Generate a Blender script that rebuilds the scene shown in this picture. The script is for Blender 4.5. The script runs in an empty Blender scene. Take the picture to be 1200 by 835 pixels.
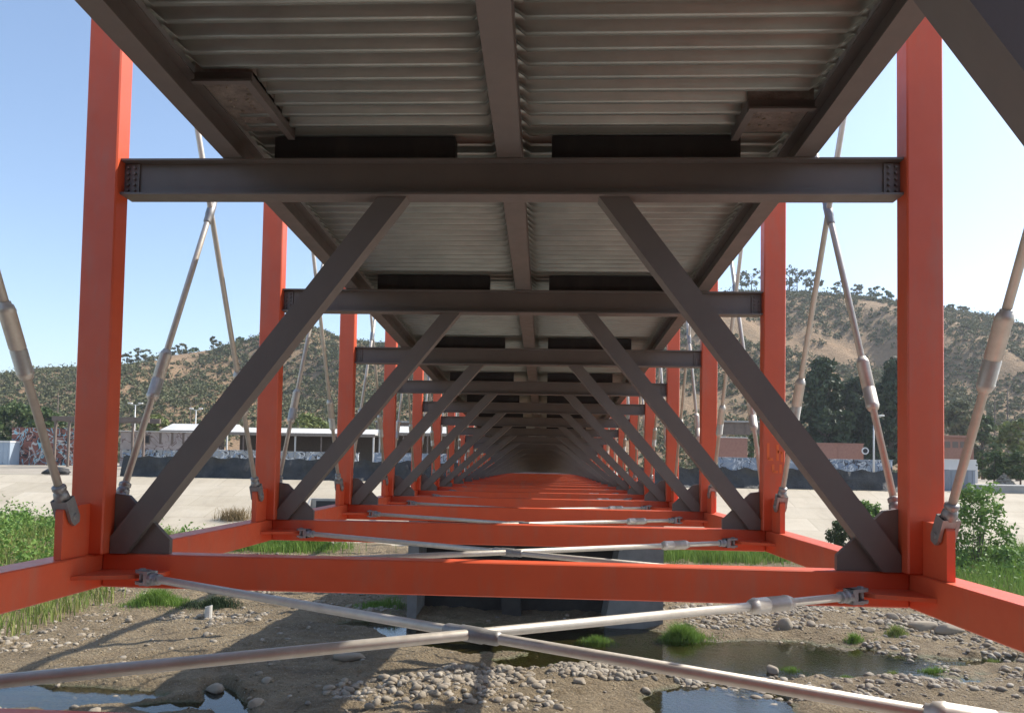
import bpy, math, random
import numpy as np
from mathutils import Vector, Matrix

# ------------------------------------------------------------------ camera, sky, sun, exposure
SC = bpy.context.scene
COL = SC.collection
YAW, PITCH, ROLL = .047, .0379, .018
CAM = Vector((.4903, -7.3324, 8.0))
fwd = Vector((-math.sin(YAW)*math.cos(PITCH), math.cos(YAW)*math.cos(PITCH), math.sin(PITCH)))
rgt = Vector((math.cos(YAW), math.sin(YAW), 0))
upv = rgt.cross(fwd)
r2 = rgt*math.cos(ROLL) + upv*math.sin(ROLL)
u2 = -rgt*math.sin(ROLL) + upv*math.cos(ROLL)
cd = bpy.data.cameras.new('camera')
cd.sensor_width = 36; cd.lens = 850/1200*36
cd.shift_y = (511.59-417.5)/1200
cd.clip_start = .05; cd.clip_end = 6000
cam = bpy.data.objects.new('camera', cd); COL.objects.link(cam)
m = Matrix.Identity(4)
for i in range(3):
    m[i][0], m[i][1], m[i][2], m[i][3] = r2[i], u2[i], -fwd[i], CAM[i]
cam.matrix_world = m
SC.camera = cam

SUN = Vector((.90, .39, 1.0)).normalized()          # towards the sun: from the right, a little beyond
elev = math.asin(SUN.z); azim = math.atan2(SUN.x, SUN.y)   # azimuth clockwise from +Y
w = bpy.data.worlds.new('World'); SC.world = w; w.use_nodes = True
nt = w.node_tree; bg = nt.nodes['Background']
sky = nt.nodes.new('ShaderNodeTexSky'); sky.sky_type = 'NISHITA'; sky.sun_disc = False
sky.sun_elevation = elev; sky.sun_rotation = azim
sky.air_density = 1.0; sky.dust_density = .85; sky.ozone_density = 1.0; sky.altitude = 100
nt.links.new(sky.outputs[0], bg.inputs[0]); bg.inputs[1].default_value = .15
sl = bpy.data.lights.new('sun', 'SUN'); sl.energy = 4.3; sl.angle = math.radians(.53); sl.color = (1, .94, .85)
so = bpy.data.objects.new('sun', sl); COL.objects.link(so)
so.rotation_euler = SUN.to_track_quat('Z', 'Y').to_euler(); so.location = (60, 30, 70)
SC.view_settings.view_transform = 'Standard'; SC.view_settings.look = 'None'
SC.view_settings.exposure = .70; SC.view_settings.gamma = 1
SC.view_settings.use_curve_mapping = False
SC.cycles.max_bounces = 8; SC.cycles.diffuse_bounces = 5; SC.cycles.glossy_bounces = 4
SC.cycles.transparent_max_bounces = 8; SC.cycles.caustics_reflective = False

rng = np.random.default_rng(7)
random.seed(7)

# ------------------------------------------------------------------ helpers
def tag(o, label=None, cat=None, group=None, kind=None):
    if label: o['label'] = label
    if cat: o['category'] = cat
    if group: o['group'] = group
    if kind: o['kind'] = kind
    return o

def empty(name, loc=(0, 0, 0)):
    o = bpy.data.objects.new(name, None); COL.objects.link(o); o.location = loc
    o.empty_display_size = .3
    return o

def link(name, me, parent=None, loc=None, mat4=None):
    o = bpy.data.objects.new(name, me); COL.objects.link(o)
    if parent is not None:
        o.parent = parent
    if loc is not None: o.location = loc
    if mat4 is not None: o.matrix_basis = mat4
    return o

def fast_mesh(name, V, F, mat, smooth=False):
    """V (n,3), F (m,k) index array with k = 3 or 4"""
    V = np.asarray(V, np.float32); F = np.asarray(F, np.int32)
    me = bpy.data.meshes.new(name)
    me.vertices.add(len(V)); me.vertices.foreach_set('co', V.ravel())
    k = F.shape[1]
    me.loops.add(F.size); me.loops.foreach_set('vertex_index', F.ravel())
    me.polygons.add(len(F)); me.polygons.foreach_set('loop_start', np.arange(0, F.size, k, dtype=np.int32))
    me.polygons.foreach_set('loop_total', np.full(len(F), k, np.int32))
    if smooth: me.polygons.foreach_set('use_smooth', np.ones(len(F), bool))
    me.update(calc_edges=True)
    if mat: me.materials.append(mat)
    return me

class MB:
    def __init__(s): s.v = []; s.f = []; s.sm = []
    def add(s, vs, fs, smooth=False):
        b = len(s.v); s.v += [tuple(p) for p in vs]
        s.f += [tuple(b+i for i in f) for f in fs]; s.sm += [smooth]*len(fs)
    def box(s, x0, x1, y0, y1, z0, z1):
        s.add([(x0,y0,z0),(x1,y0,z0),(x1,y1,z0),(x0,y1,z0),(x0,y0,z1),(x1,y0,z1),(x1,y1,z1),(x0,y1,z1)],
              [(0,3,2,1),(4,5,6,7),(0,1,5,4),(1,2,6,5),(2,3,7,6),(3,0,4,7)])
    def bbox(s, x0, x1, y0, y1, z0, z1, b=.012):
        """box with chamfered edges"""
        X=(x0,x1);Y=(y0,y1);Z=(z0,z1); idx={}; vs=[]
        for i in (0,1):
            for j in (0,1):
                for k in (0,1):
                    dx=b*(1-2*i);dy=b*(1-2*j);dz=b*(1-2*k)
                    for a,(ax,ay,az) in enumerate(((0,dy,dz),(dx,0,dz),(dx,dy,0))):
                        idx[i,j,k,a]=len(vs); vs.append((X[i]+ax,Y[j]+ay,Z[k]+az))
        fs=[]
        def q(l): fs.append(tuple(l))
        for i in (0,1):
            l=[idx[i,0,0,0],idx[i,0,1,0],idx[i,1,1,0],idx[i,1,0,0]]; q(l if i==0 else l[::-1])
            l=[idx[0,i,0,1],idx[1,i,0,1],idx[1,i,1,1],idx[0,i,1,1]]; q(l if i==0 else l[::-1])
            l=[idx[0,0,i,2],idx[0,1,i,2],idx[1,1,i,2],idx[1,0,i,2]]; q(l if i==0 else l[::-1])
        for i in (0,1):
            for j in (0,1):
                sg=(i+j)%2
                l=[idx[i,j,0,0],idx[i,j,0,1],idx[i,j,1,1],idx[i,j,1,0]]; q(l[::-1] if sg else l)
                l=[idx[i,0,j,0],idx[i,1,j,0],idx[i,1,j,2],idx[i,0,j,2]]; q(l[::-1] if sg else l)
                l=[idx[0,i,j,1],idx[0,i,j,2],idx[1,i,j,2],idx[1,i,j,1]]; q(l[::-1] if sg else l)
        for i in (0,1):
            for j in (0,1):
                for k in (0,1):
                    l=[idx[i,j,k,0],idx[i,j,k,1],idx[i,j,k,2]]; q(l if (i+j+k)%2 else l[::-1])
        s.add(vs,fs)
    def prism(s, poly, axis, a0, a1):
        """poly of 2-D points extruded along an axis ('x','y' or 'z')"""
        n=len(poly); vs=[]
        for a in (a0,a1):
            for p,q in poly:
                vs.append({'x':(a,p,q),'y':(p,a,q),'z':(p,q,a)}[axis])
        fs=[tuple(range(n))[::-1],tuple(range(n,2*n))]+[(i,(i+1)%n,n+(i+1)%n,n+i) for i in range(n)]
        s.add(vs,fs)
    def bar(s, p, q, w, h, up=(0,0,1), b=0):
        """rectangular bar from p to q, w across, h along 'up'"""
        p=Vector(p);q=Vector(q);d=(q-p).normalized();u=Vector(up)
        x=d.cross(u).normalized();y=x.cross(d).normalized()
        pr=[(-w/2+b,-h/2),(w/2-b,-h/2),(w/2,-h/2+b),(w/2,h/2-b),(w/2-b,h/2),(-w/2+b,h/2),(-w/2,h/2-b),(-w/2,-h/2+b)] if b else [(-w/2,-h/2),(w/2,-h/2),(w/2,h/2),(-w/2,h/2)]
        n=len(pr); vs=[c+x*a+y*e for c in (p,q) for a,e in pr]
        s.add(vs,[tuple(range(n)),tuple(range(2*n-1,n-1,-1))]+[(i,n+i,n+(i+1)%n,(i+1)%n) for i in range(n)])
    def tube(s, pts, rad, n=12, cap=True):
        pts=[Vector(p) for p in pts]
        if not hasattr(rad,'__len__'): rad=[rad]*len(pts)
        vs=[];fs=[]
        d=(pts[-1]-pts[0]).normalized(); a=Vector((0,0,1)) if abs(d.z)<.9 else Vector((1,0,0))
        x=d.cross(a).normalized();y=d.cross(x).normalized()
        for p,r in zip(pts,rad):
            for i in range(n):
                t=2*math.pi*i/n; vs.append(p+x*(math.cos(t)*r)+y*(math.sin(t)*r))
        for k in range(len(pts)-1):
            for i in range(n): fs.append((k*n+i,k*n+(i+1)%n,(k+1)*n+(i+1)%n,(k+1)*n+i))
        s.add(vs,fs,True)
        if cap:
            b=len(s.v)-len(vs); m_=len(pts)-1
            s.f+= [tuple(b+i for i in range(n))[::-1], tuple(b+m_*n+i for i in range(n))]; s.sm+=[False,False]
    def mesh(s, name, mat):
        me=bpy.data.meshes.new(name); me.from_pydata(s.v,[],s.f)
        me.polygons.foreach_set('use_smooth',s.sm); me.materials.append(mat); me.update(); return me
    def build(s, name, mat, parent=None, loc=None):
        return link(name, s.mesh(name,mat), parent, loc)

# value noise -----------------------------------------------------------------
def vnoise(x, y, seed=0):
    xi=np.floor(x).astype(np.int64); yi=np.floor(y).astype(np.int64); fx=x-xi; fy=y-yi
    fx=fx*fx*(3-2*fx); fy=fy*fy*(3-2*fy)
    def h(a,b):
        n=(a*374761393+b*668265263+seed*1442695041)&0xffffffff
        n=((n^(n>>13))*1274126177)&0xffffffff
        return ((n^(n>>16))&0xffff)/65535.
    return (h(xi,yi)*(1-fx)+h(xi+1,yi)*fx)*(1-fy)+(h(xi,yi+1)*(1-fx)+h(xi+1,yi+1)*fx)*fy
def fbm(x, y, oct=4, seed=0):
    s=0;a=.5;
    for o in range(oct):
        s=s+a*(vnoise(x*2**o+o*17.3,y*2**o-o*9.1,seed+o)-.5); a*=.5
    return s
def sstep(a,b,x):
    t=np.clip((x-a)/(b-a),0,1); return t*t*(3-2*t)

# ------------------------------------------------------------------ materials
def new_mat(name):
    m_=bpy.data.materials.new(name); m_.use_nodes=True
    n=m_.node_tree; return m_, n, n.nodes['Principled BSDF']
def N(n, t, **k):
    o=n.nodes.new(t)
    for a,b in k.items(): setattr(o,a,b)
    return o
def ramp(n, fac, stops):
    r=N(n,'ShaderNodeValToRGB'); e=r.color_ramp.elements
    while len(e)<len(stops): e.new(.5)
    for q,(p,c) in zip(e,stops): q.position=p; q.color=(*c,1)
    n.links.new(fac,r.inputs[0]); return r.outputs[0]
def noise(n, scale, detail=5, rough=.6, obj=True, stretch=None, dist=0):
    tc=N(n,'ShaderNodeTexCoord'); src=tc.outputs['Object']
    if not obj:
        g=N(n,'ShaderNodeNewGeometry'); src=g.outputs['Position']
    if stretch:
        mp=N(n,'ShaderNodeMapping'); mp.inputs['Scale'].default_value=stretch; n.links.new(src,mp.inputs[0]); src=mp.outputs[0]
    t=N(n,'ShaderNodeTexNoise'); t.inputs['Scale'].default_value=scale; t.inputs['Detail'].default_value=detail
    t.inputs['Roughness'].default_value=rough; t.inputs['Distortion'].default_value=dist
    n.links.new(src,t.inputs['Vector']); return t.outputs['Fac']
def mixc(n, fac, a, b, mode='MIX'):
    x=N(n,'ShaderNodeMix',data_type='RGBA',blend_type=mode)
    if hasattr(fac,'default_value') or hasattr(fac,'links'): n.links.new(fac,x.inputs[0])
    else: x.inputs[0].default_value=fac
    for i,c in ((6,a),(7,b)):
        if isinstance(c,tuple): x.inputs[i].default_value=(*c,1)
        else: n.links.new(c,x.inputs[i])
    return x.outputs[2]
def bump(n, p, h, strength, dist=.01):
    b=N(n,'ShaderNodeBump'); b.inputs['Strength'].default_value=strength; b.inputs['Distance'].default_value=dist
    n.links.new(h,b.inputs['Height']); n.links.new(b.outputs[0],p.inputs['Normal'])

def paint(name, c, c2, rough=.42, coat=0, dusty=(.3,.24,.18), amt=.30):
    m_,n,p=new_mat(name)
    a=noise(n,1.3,6,.65,False); col=ramp(n,a,[(.3,c2),(.7,c)])
    d=ramp(n,noise(n,2.2,8,.7,False,(1,1,.25)),[(.5,(0,0,0)),(.75,(1,1,1))])
    mm=N(n,'ShaderNodeMath',operation='MULTIPLY'); n.links.new(d,mm.inputs[0]); mm.inputs[1].default_value=amt
    n.links.new(mixc(n,mm.outputs[0],col,dusty),p.inputs['Base Color'])
    n.links.new(ramp(n,noise(n,6,4,.6,False),[(.2,(rough-.08,)*3),(.8,(rough+.12,)*3)]),p.inputs['Roughness'])
    if coat:
        p.inputs['Coat Weight'].default_value=coat; p.inputs['Coat Roughness'].default_value=.16
    bump(n,p,noise(n,90,3,.5,False),.05,.004)
    return m_
RED=paint('orange_red_paint',(.75,.108,.034),(.66,.09,.029),.48,coat=.18)
GREY=paint('bronze_grey_paint',(.165,.142,.124),(.135,.118,.105),.45,amt=.10)
BLACK=paint('black_steel',(.03,.028,.026),(.022,.021,.02),.6,amt=.1)

def metal(name,c,rough,metallic,c2=None,sc=4):
    m_,n,p=new_mat(name); c2=c2 or tuple(x*.75 for x in c)
    n.links.new(ramp(n,noise(n,sc,6,.65,False),[(.3,c2),(.7,c)]),p.inputs['Base Color'])
    p.inputs['Metallic'].default_value=metallic
    n.links.new(ramp(n,noise(n,sc*3,4,.6,False),[(.2,(rough-.1,)*3),(.8,(rough+.12,)*3)]),p.inputs['Roughness'])
    return m_
STEEL=metal('stainless_rod',(.66,.60,.51),.42,.38,(.54,.49,.41),9)
GALV=metal('galvanised_deck',(.42,.44,.385),.38,.35,(.31,.33,.29),1.6)
CAST=metal('cast_clevis',(.36,.35,.33),.5,.6,(.27,.26,.25),12)

def simple(name,c,c2,sc=2,rough=.9,bs=.3,bd=.02,bsc=20,detail=6,stretch=None):
    m_,n,p=new_mat(name)
    n.links.new(ramp(n,noise(n,sc,detail,.65,False,stretch),[(.3,c2),(.7,c)]),p.inputs['Base Color'])
    p.inputs['Roughness'].default_value=rough
    if bs: bump(n,p,noise(n,bsc,6,.7,False),bs,bd)
    return m_
CONC=simple('concrete',(.40,.385,.355),(.30,.29,.27),.8,.9,.25,.01,14)
DIMBANK=simple('dark_unseen_bank',(.055,.06,.03),(.028,.034,.016),1.5,.9,.6,.1,6)  # very dark, so the unseen near bank returns little light
PCON=simple('weathered_pier',(.27,.26,.24),(.17,.16,.15),.9,.9,.3,.02,8)
DAMP=simple('shade_dark_concrete',(.06,.054,.047),(.032,.029,.026),1.2,.9,.3,.02,9)  # near-black: shade of the pier recess and near wall put into the colour
CONCD=simple('rough_concrete',(.34,.29,.24),(.16,.13,.11),7,.95,.8,.05,18)
def bank_mat():
    m_,n,p=new_mat('bank_concrete')
    base=ramp(n,noise(n,.25,8,.68,False),[(.25,(.41,.35,.26)),(.5,(.50,.435,.33)),(.75,(.55,.49,.385))])
    st=ramp(n,noise(n,1.2,6,.65,False,(1,.18,1)),[(.5,(0,0,0)),(.8,(.45,.45,.45))])
    c=mixc(n,st,base,(.33,.29,.235))
    bk=N(n,'ShaderNodeTexBrick'); g=N(n,'ShaderNodeNewGeometry'); n.links.new(g.outputs['Position'],bk.inputs['Vector'])
    bk.inputs['Scale'].default_value=.075; bk.inputs['Mortar Size'].default_value=.004
    bk.inputs['Color1'].default_value=(1,1,1,1); bk.inputs['Color2'].default_value=(.84,.83,.81,1); bk.inputs['Mortar'].default_value=(.76,.74,.71,1)
    c=mixc(n,1.0,c,bk.outputs['Color'],'MULTIPLY')
    n.links.new(c,p.inputs['Base Color']); p.inputs['Roughness'].default_value=.93
    bump(n,p,noise(n,6,8,.7,False),.3,.03); return m_
BANK=bank_mat()

def mud_mat():
    m_,n,p=new_mat('river_mud')
    a=noise(n,.35,8,.7,False,None,.6); b=noise(n,3.5,8,.75,False)
    c=mixc(n,.5,ramp(n,a,[(.30,(.11,.082,.048)),(.48,(.27,.205,.122)),(.7,(.42,.335,.215))]),
             ramp(n,b,[(.25,(.105,.078,.046)),(.5,(.245,.188,.115)),(.78,(.46,.385,.27))]))
    vp=N(n,'ShaderNodeTexVoronoi'); vp.inputs['Scale'].default_value=11; gq=N(n,'ShaderNodeNewGeometry'); n.links.new(gq.outputs['Position'],vp.inputs['Vector'])
    sp=ramp(n,vp.outputs['Distance'],[(.16,(1,)*3),(.3,(0,)*3)]); sq=N(n,'ShaderNodeSeparateColor'); n.links.new(vp.outputs['Color'],sq.inputs[0])
    pick=ramp(n,sq.outputs[0],[(.62,(0,)*3),(.66,(1,)*3)]); sel=mixc(n,1.0,sp,pick,'MULTIPLY')
    c=mixc(n,sel,c,ramp(n,sq.outputs[1],[(0,(.2,.17,.13)),(1,(.5,.45,.37))]))
    fine=ramp(n,noise(n,24,6,.75,False),[(.3,(.66,.64,.60)),(.62,(1.28,1.25,1.18))]); c=mixc(n,1.0,c,fine,'MULTIPLY')
    # damp ground near the water table is darker (follows the height of the mud itself)
    g=N(n,'ShaderNodeNewGeometry'); sx=N(n,'ShaderNodeSeparateXYZ'); n.links.new(g.outputs['Position'],sx.inputs[0])
    h=N(n,'ShaderNodeMath',operation='MULTIPLY_ADD'); n.links.new(b,h.inputs[0]); h.inputs[1].default_value=.10; n.links.new(sx.outputs[2],h.inputs[2])
    wet=ramp(n,h.outputs[0],[(.035,(.0,)*3),(.09,(.5,)*3),(.15,(1,)*3)])
    c2=mixc(n,wet,ramp(n,noise(n,.9,6,.7,False),[(.35,(.17,.135,.07)),(.62,(.13,.15,.05))]),c)
    n.links.new(c2,p.inputs['Base Color'])
    n.links.new(ramp(n,wet,[(0,(.35,)*3),(1,(.95,)*3)]),p.inputs['Roughness'])
    v=N(n,'ShaderNodeTexVoronoi'); v.inputs['Scale'].default_value=7; n.links.new(g.outputs['Position'],v.inputs['Vector'])
    inv=N(n,'ShaderNodeMath',operation='SUBTRACT'); inv.inputs[0].default_value=.6; n.links.new(v.outputs['Distance'],inv.inputs[1])
    ad=N(n,'ShaderNodeMath',operation='ADD'); n.links.new(inv.outputs[0],ad.inputs[0]); n.links.new(noise(n,9,8,.75,False),ad.inputs[1])
    ad2=N(n,'ShaderNodeMath',operation='MULTIPLY_ADD'); n.links.new(noise(n,2.2,8,.8,False,(1,1.6,1),1.2),ad2.inputs[0]); ad2.inputs[1].default_value=2.2; n.links.new(ad.outputs[0],ad2.inputs[2])
    bump(n,p,ad2.outputs[0],1.0,.13); return m_
MUD=mud_mat()
DIRT=simple('dry_dirt',(.40,.35,.28),(.28,.24,.18),.15,.95,.3,.1,2)

def water_mat():
    m_,n,p=new_mat('shallow_water'); n.nodes.remove(p); out=n.nodes['Material Output']
    gl=N(n,'ShaderNodeBsdfGlossy'); gl.inputs['Roughness'].default_value=.04; gl.inputs['Color'].default_value=(.95,.97,1,1)
    tr=N(n,'ShaderNodeBsdfTransparent'); tr.inputs['Color'].default_value=(.78,.74,.52,1)
    fr=N(n,'ShaderNodeFresnel'); fr.inputs['IOR'].default_value=1.42
    bp=N(n,'ShaderNodeBump'); bp.inputs['Strength'].default_value=.10; bp.inputs['Distance'].default_value=.03
    n.links.new(noise(n,3.0,4,.6,False,(1,1.8,1)),bp.inputs['Height'])
    for q in (gl,fr): n.links.new(bp.outputs[0],q.inputs['Normal'])
    mx=N(n,'ShaderNodeMixShader'); n.links.new(fr.outputs[0],mx.inputs[0]); n.links.new(tr.outputs[0],mx.inputs[1]); n.links.new(gl.outputs[0],mx.inputs[2])
    n.links.new(mx.outputs[0],out.inputs[0]); return m_
WATER=water_mat()

def island(name, cols, rough=.9, trans=0, bs=0, spec=.3):
    m_,n,p=new_mat(name); g=N(n,'ShaderNodeNewGeometry')
    k=len(cols); r=ramp(n,g.outputs['Random Per Island'],[(i/(k-1),c) for i,c in enumerate(cols)])
    n.links.new(r,p.inputs['Base Color']); p.inputs['Roughness'].default_value=rough
    p.inputs['Specular IOR Level'].default_value=spec
    if bs: bump(n,p,noise(n,14,6,.7,False),bs,.03)
    if trans:
        t=N(n,'ShaderNodeBsdfTranslucent'); n.links.new(r,t.inputs['Color'])
        mx=N(n,'ShaderNodeMixShader'); mx.inputs[0].default_value=trans
        n.links.new(p.outputs[0],mx.inputs[1]); n.links.new(t.outputs[0],mx.inputs[2])
        n.links.new(mx.outputs[0],n.nodes['Material Output'].inputs[0])
    return m_
STONE=island('river_stone',[(.19,.16,.12),(.31,.265,.20),(.25,.20,.14),(.39,.345,.275),(.16,.135,.105)],.85,0,.5)
REED=island('reed_blades',[(.13,.20,.045),(.22,.29,.07),(.33,.34,.10),(.15,.25,.055),(.45,.40,.17)],.6,.3)
GRASS=island('green_grass',[(.11,.21,.035),(.18,.31,.05),(.25,.34,.085),(.14,.25,.04)],.6,.3)
DRY=island('dry_weeds',[(.25,.18,.09),(.33,.25,.13),(.2,.14,.07)],.8,.2)
LEAF=island('bright_leaves',[(.09,.17,.035),(.15,.27,.05),(.2,.31,.07),(.12,.22,.04)],.55,.25)
LEAFD=island('dark_leaves',[(.03,.05,.022),(.045,.072,.03),(.065,.095,.042),(.038,.06,.028)],.6,.12)
LEAFM=island('mid_leaves',[(.05,.085,.025),(.08,.12,.035),(.10,.135,.045),(.06,.10,.03)],.6,.2)
LEAFY=island('yellow_green_leaves',[(.12,.16,.04),(.17,.20,.055),(.2,.21,.07)],.6,.2)
SCRUB=island('scrub_leaves',[(.085,.10,.042),(.125,.135,.058),(.17,.165,.08),(.07,.088,.038),(.22,.185,.10)],.8,.1)
BARK=simple('bark',(.16,.12,.09),(.09,.07,.055),5,.9,.4,.02,20)

# ------------------------------------------------------------------ ground
ZU0=11.1208                       # top of the upper cross beam at the first frame
ZL=ZU0-4.1159                     # top of the lower floor beam
L=4.6831
FLO=-.1
SLOPE=-.0479                      # the deck falls away from the camera inside the level truss
def zu(y): return ZU0+SLOPE*y

POOLS=[(-15.8,16.4,3.8,1.6,.05),(-11.6,15.6,1.4,.7,.2),(-9.9,16.4,.55,2.3,.6),(-7.6,27.7,3.2,1.2,0),(0,26.6,7.5,3.1,0),(1.6,22.8,3.2,1.4,.2),
       (10.8,24.1,8.0,3.5,-.05),(6.6,17.8,2.6,2.6,.25),(19.5,24.6,2.2,.6,.1)]
def bed_z(x, y):
    rdg=1-np.abs(fbm(x*.45+.3*y,y*1.1,3,15))*5
    z=.22+fbm(x*.11,y*.11,4,3)*.42+fbm(x*.5,y*.5,4,11)*.34+fbm(x*2.3,y*2.3,3,23)*.24+np.maximum(rdg,0)*.10*(vnoise(x*.2,y*.2,77)>.45)
    wob=fbm(x*.35,y*.35,4,5)*1.25
    for px,py,a,b,t in POOLS:
        c,s=math.cos(t),math.sin(t); dx=(x-px)*c+(y-py)*s; dy=-(x-px)*s+(y-py)*c
        r=np.sqrt((dx/a)**2+(dy/b)**2)+wob*.62
        z=z-.5*(1-sstep(.6,1.2,r))
    z=np.maximum(z,-.16)
    # vehicle tracks pressed into the mud
    for (x0,y0,dx,dy) in ((-4.4,16.5,.55,1),(-2.2,16.5,.55,1),(-14,19,1,.12),(-14,20.6,1,.12)):
        n_=math.hypot(dx,dy); ux,uy=dx/n_,dy/n_
        t=(x-x0)*ux+(y-y0)*uy; d=-(x-x0)*uy+(y-y0)*ux+fbm(t*.2,t*0+3,2,9)*.8
        msk=np.exp(-(d/.34)**4)*sstep(-4,-1,t)*(1-sstep(8,12,t))*(z>.05)
        z=z-msk*(.05-.035*np.sign(np.sin(t*2*math.pi/.34)))
    # cobble bars and the vegetated banks left and right
    z=z+.28*np.exp(-(((x-13)/8)**2+((y-31)/2.6)**2))+.22*np.exp(-(((x-2.4)/2.6)**2+((y-20.6)/1.3)**2))
    z=z+.25*np.exp(-(((x-15)/7)**2+((y-19.2)/1.8)**2))+.35*np.exp(-(((x+18)/8)**2+((y-35)/3)**2))
    z=z+1.9*sstep(-21,-33,x+.18*(y-22)+fbm(x*.2,y*.2,2,4)*4)*sstep(12,22,y)*(1-sstep(50,60,y))
    z=z+.9*sstep(24,38,x-.1*(y-35)+fbm(x*.2,y*.2,2,6)*4)*sstep(18,34,y)*(1-sstep(54,62,y))
    z=z+sstep(38,58,y)*.35
    return z
xs=np.concatenate([np.linspace(-420,-44,40),np.arange(-40,40,.17),np.linspace(44,420,40)])
ys=np.concatenate([np.linspace(9,9.8,2),np.arange(10,40,.17),np.arange(40,58.4,.45)])
X,Y=np.meshgrid(xs,ys); Z=bed_z(X,Y)
V=np.stack([X,Y,Z],-1).reshape(-1,3); nx=len(xs); ny=len(ys)
I=(np.arange(ny-1)[:,None]*nx+np.arange(nx-1)[None]).ravel()
F=np.stack([I,I+1,I+1+nx,I+nx],-1)
tag(link('riverbed',fast_mesh('riverbed',V,F,MUD,True)),kind='structure')
wm=MB(); wm.add([(-60,11,0),(60,11,0),(60,46,0),(-60,46,0)],[(0,1,2,3)])
tag(wm.build('water',WATER),kind='structure')

# concrete banks: far slope with a gently uneven face, and an unseen dark one behind the camera to cut light
TOE,TOP,ZT=56.5,76.2,5.75
def grid(xs,ys,zf,name,mat,smooth=True,kind='structure'):
    X,Y=np.meshgrid(xs,ys); Z=zf(X,Y)
    V=np.stack([X,Y,Z],-1).reshape(-1,3); nx=len(xs); ny=len(ys)
    I=(np.arange(ny-1)[:,None]*nx+np.arange(nx-1)[None]).ravel()
    return tag(link(name,fast_mesh(name,V,np.stack([I,I+1,I+1+nx,I+nx],-1),mat,smooth)),kind=kind)
grid(np.linspace(-420,420,281),np.linspace(TOE-1.5,TOP,24),
     lambda x,y:-.1+(y-TOE+1.5)/(TOP-TOE+1.5)*(ZT+.1)+fbm(x*.06,y*.1,3,31)*.12,'river_bank',BANK)
grid(np.linspace(-420,420,60),np.linspace(-12.1,12.2,12),lambda x,y:.10+.22*sstep(8,-8,y)+.02*fbm(x*.1,y*.1,2,8)-.3*sstep(11,12.2,y),'unseen_bounce_apron',CONC)  # unseen pale floor added to bounce light up under the deck
grid(np.linspace(-420,420,60),np.linspace(-15.5,-11.9,6),lambda x,y:.2+(-11.9-y)/3.6*6.1+0*x,'river_bank',DIMBANK)  # unseen near bank, made dark to cut light from behind
# near and far level ground
grid(np.linspace(-1500,1500,61),np.linspace(-1500,-15.45,20),lambda x,y:6.3+0*x,'ground',DIRT)
grid(np.concatenate([np.linspace(-1600,-260,20),np.linspace(-250,250,120),np.linspace(260,1600,20)]),
     np.concatenate([np.linspace(TOP-.02,200,50),np.linspace(215,3500,30)]),
     lambda x,y:ZT+.03+sstep(77,100,y)*.9+fbm(x*.05,y*.05,3,41)*.25*sstep(79,90,y),'ground',DIRT)

# the hill behind: ridge line given by the view, gullies by noise
RX=np.array([-900,-300,-120,0,100,200,300,335,365,392,430,500,640,780,860,920,960,1050,1120,1200,1330,1500,1900])
RY=np.array([470,452,447,444,432,420,397,386,384,395,402,408,386,354,347,348,352,363,383,407,432,455,480])
def ridge_h(ang):                                  # ang = tan of bearing off the bridge axis
    px=639+850*ang
    return (544.6+(px-639)*.018-np.interp(px,RX,RY))/850.
YR=360.
def hill_z(x,y):
    d=y+7.3; a=(x-.5)/d
    hr=ridge_h((x-.5)/(YR+7.3))*(YR+7.3)+1.5
    g=sstep(150,YR,y)
    prof=(.35*g+.65*g**1.35)
    back=1-.5*sstep(YR,YR+260,y)
    gul=np.abs(fbm(x*.016+y*.004,y*.007,4,51))*2
    z=6.6+hr*prof*back*(1-.28*gul*(1-g**4)*4*g*(1-.0*g))
    z=z+fbm(x*.03,y*.03,4,57)*7*g*(1-.6*sstep(YR-60,YR,y)*(1-sstep(YR,YR+40,y)))
    return np.where(y<151,6.0,z)
def hill_mat():
    m_,n,p=new_mat('dry_hillside')
    a=noise(n,.045,8,.7,False,None,.8); b=noise(n,.35,8,.75,False)
    c=mixc(n,.45,ramp(n,a,[(.3,(.15,.115,.06)),(.5,(.29,.185,.10)),(.72,(.40,.24,.125))]),
             ramp(n,b,[(.3,(.13,.11,.055)),(.5,(.28,.185,.10)),(.75,(.46,.30,.165))]))
    n.links.new(c,p.inputs['Base Color']); p.inputs['Roughness'].default_value=.95
    bump(n,p,noise(n,.4,8,.75,False),.8,1.5); return m_
HILL=hill_mat()
grid(np.linspace(-520,520,231),np.concatenate([np.linspace(150,380,90),np.linspace(385,700,30)]),hill_z,'hill',HILL)

# ------------------------------------------------------------------ leaf clouds
def leaves(cen, rad, n, size, rs, flat=1.0, squash=.8):
    """n leaf quads per clump scattered in the outer shell of ellipsoids cen/rad -> (V,F)"""
    cen=np.asarray(cen,float); m_=len(cen); rad=np.broadcast_to(np.asarray(rad,float),(m_,))
    d=rs.normal(size=(m_,n,3)); d/=np.linalg.norm(d,axis=2,keepdims=True)
    r=rs.random((m_,n,1))**.45
    p=cen[:,None]+d*r*rad[:,None,None]*np.array([1,1,squash])
    p=p.reshape(-1,3); k=len(p)
    nrm=d.reshape(-1,3)+rs.normal(size=(k,3))*.8; nrm/=np.linalg.norm(nrm,axis=1,keepdims=True)
    a=np.cross(nrm,rs.normal(size=(k,3))); a/=np.linalg.norm(a,axis=1,keepdims=True); b=np.cross(nrm,a)
    sz=(size*(.55+.9*rs.random(k)))[:,None]
    V=np.stack([p-a*sz,p-b*sz*.55,p+a*sz,p+b*sz*.55],1).reshape(-1,3)
    F=np.arange(4*k).reshape(-1,4); return V,F
def merge(parts):
    Vs=[];Fs=[];b=0
    for V,F in parts: Vs.append(V);Fs.append(F+b);b+=len(V)
    return np.concatenate(Vs),np.concatenate(Fs)

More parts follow.
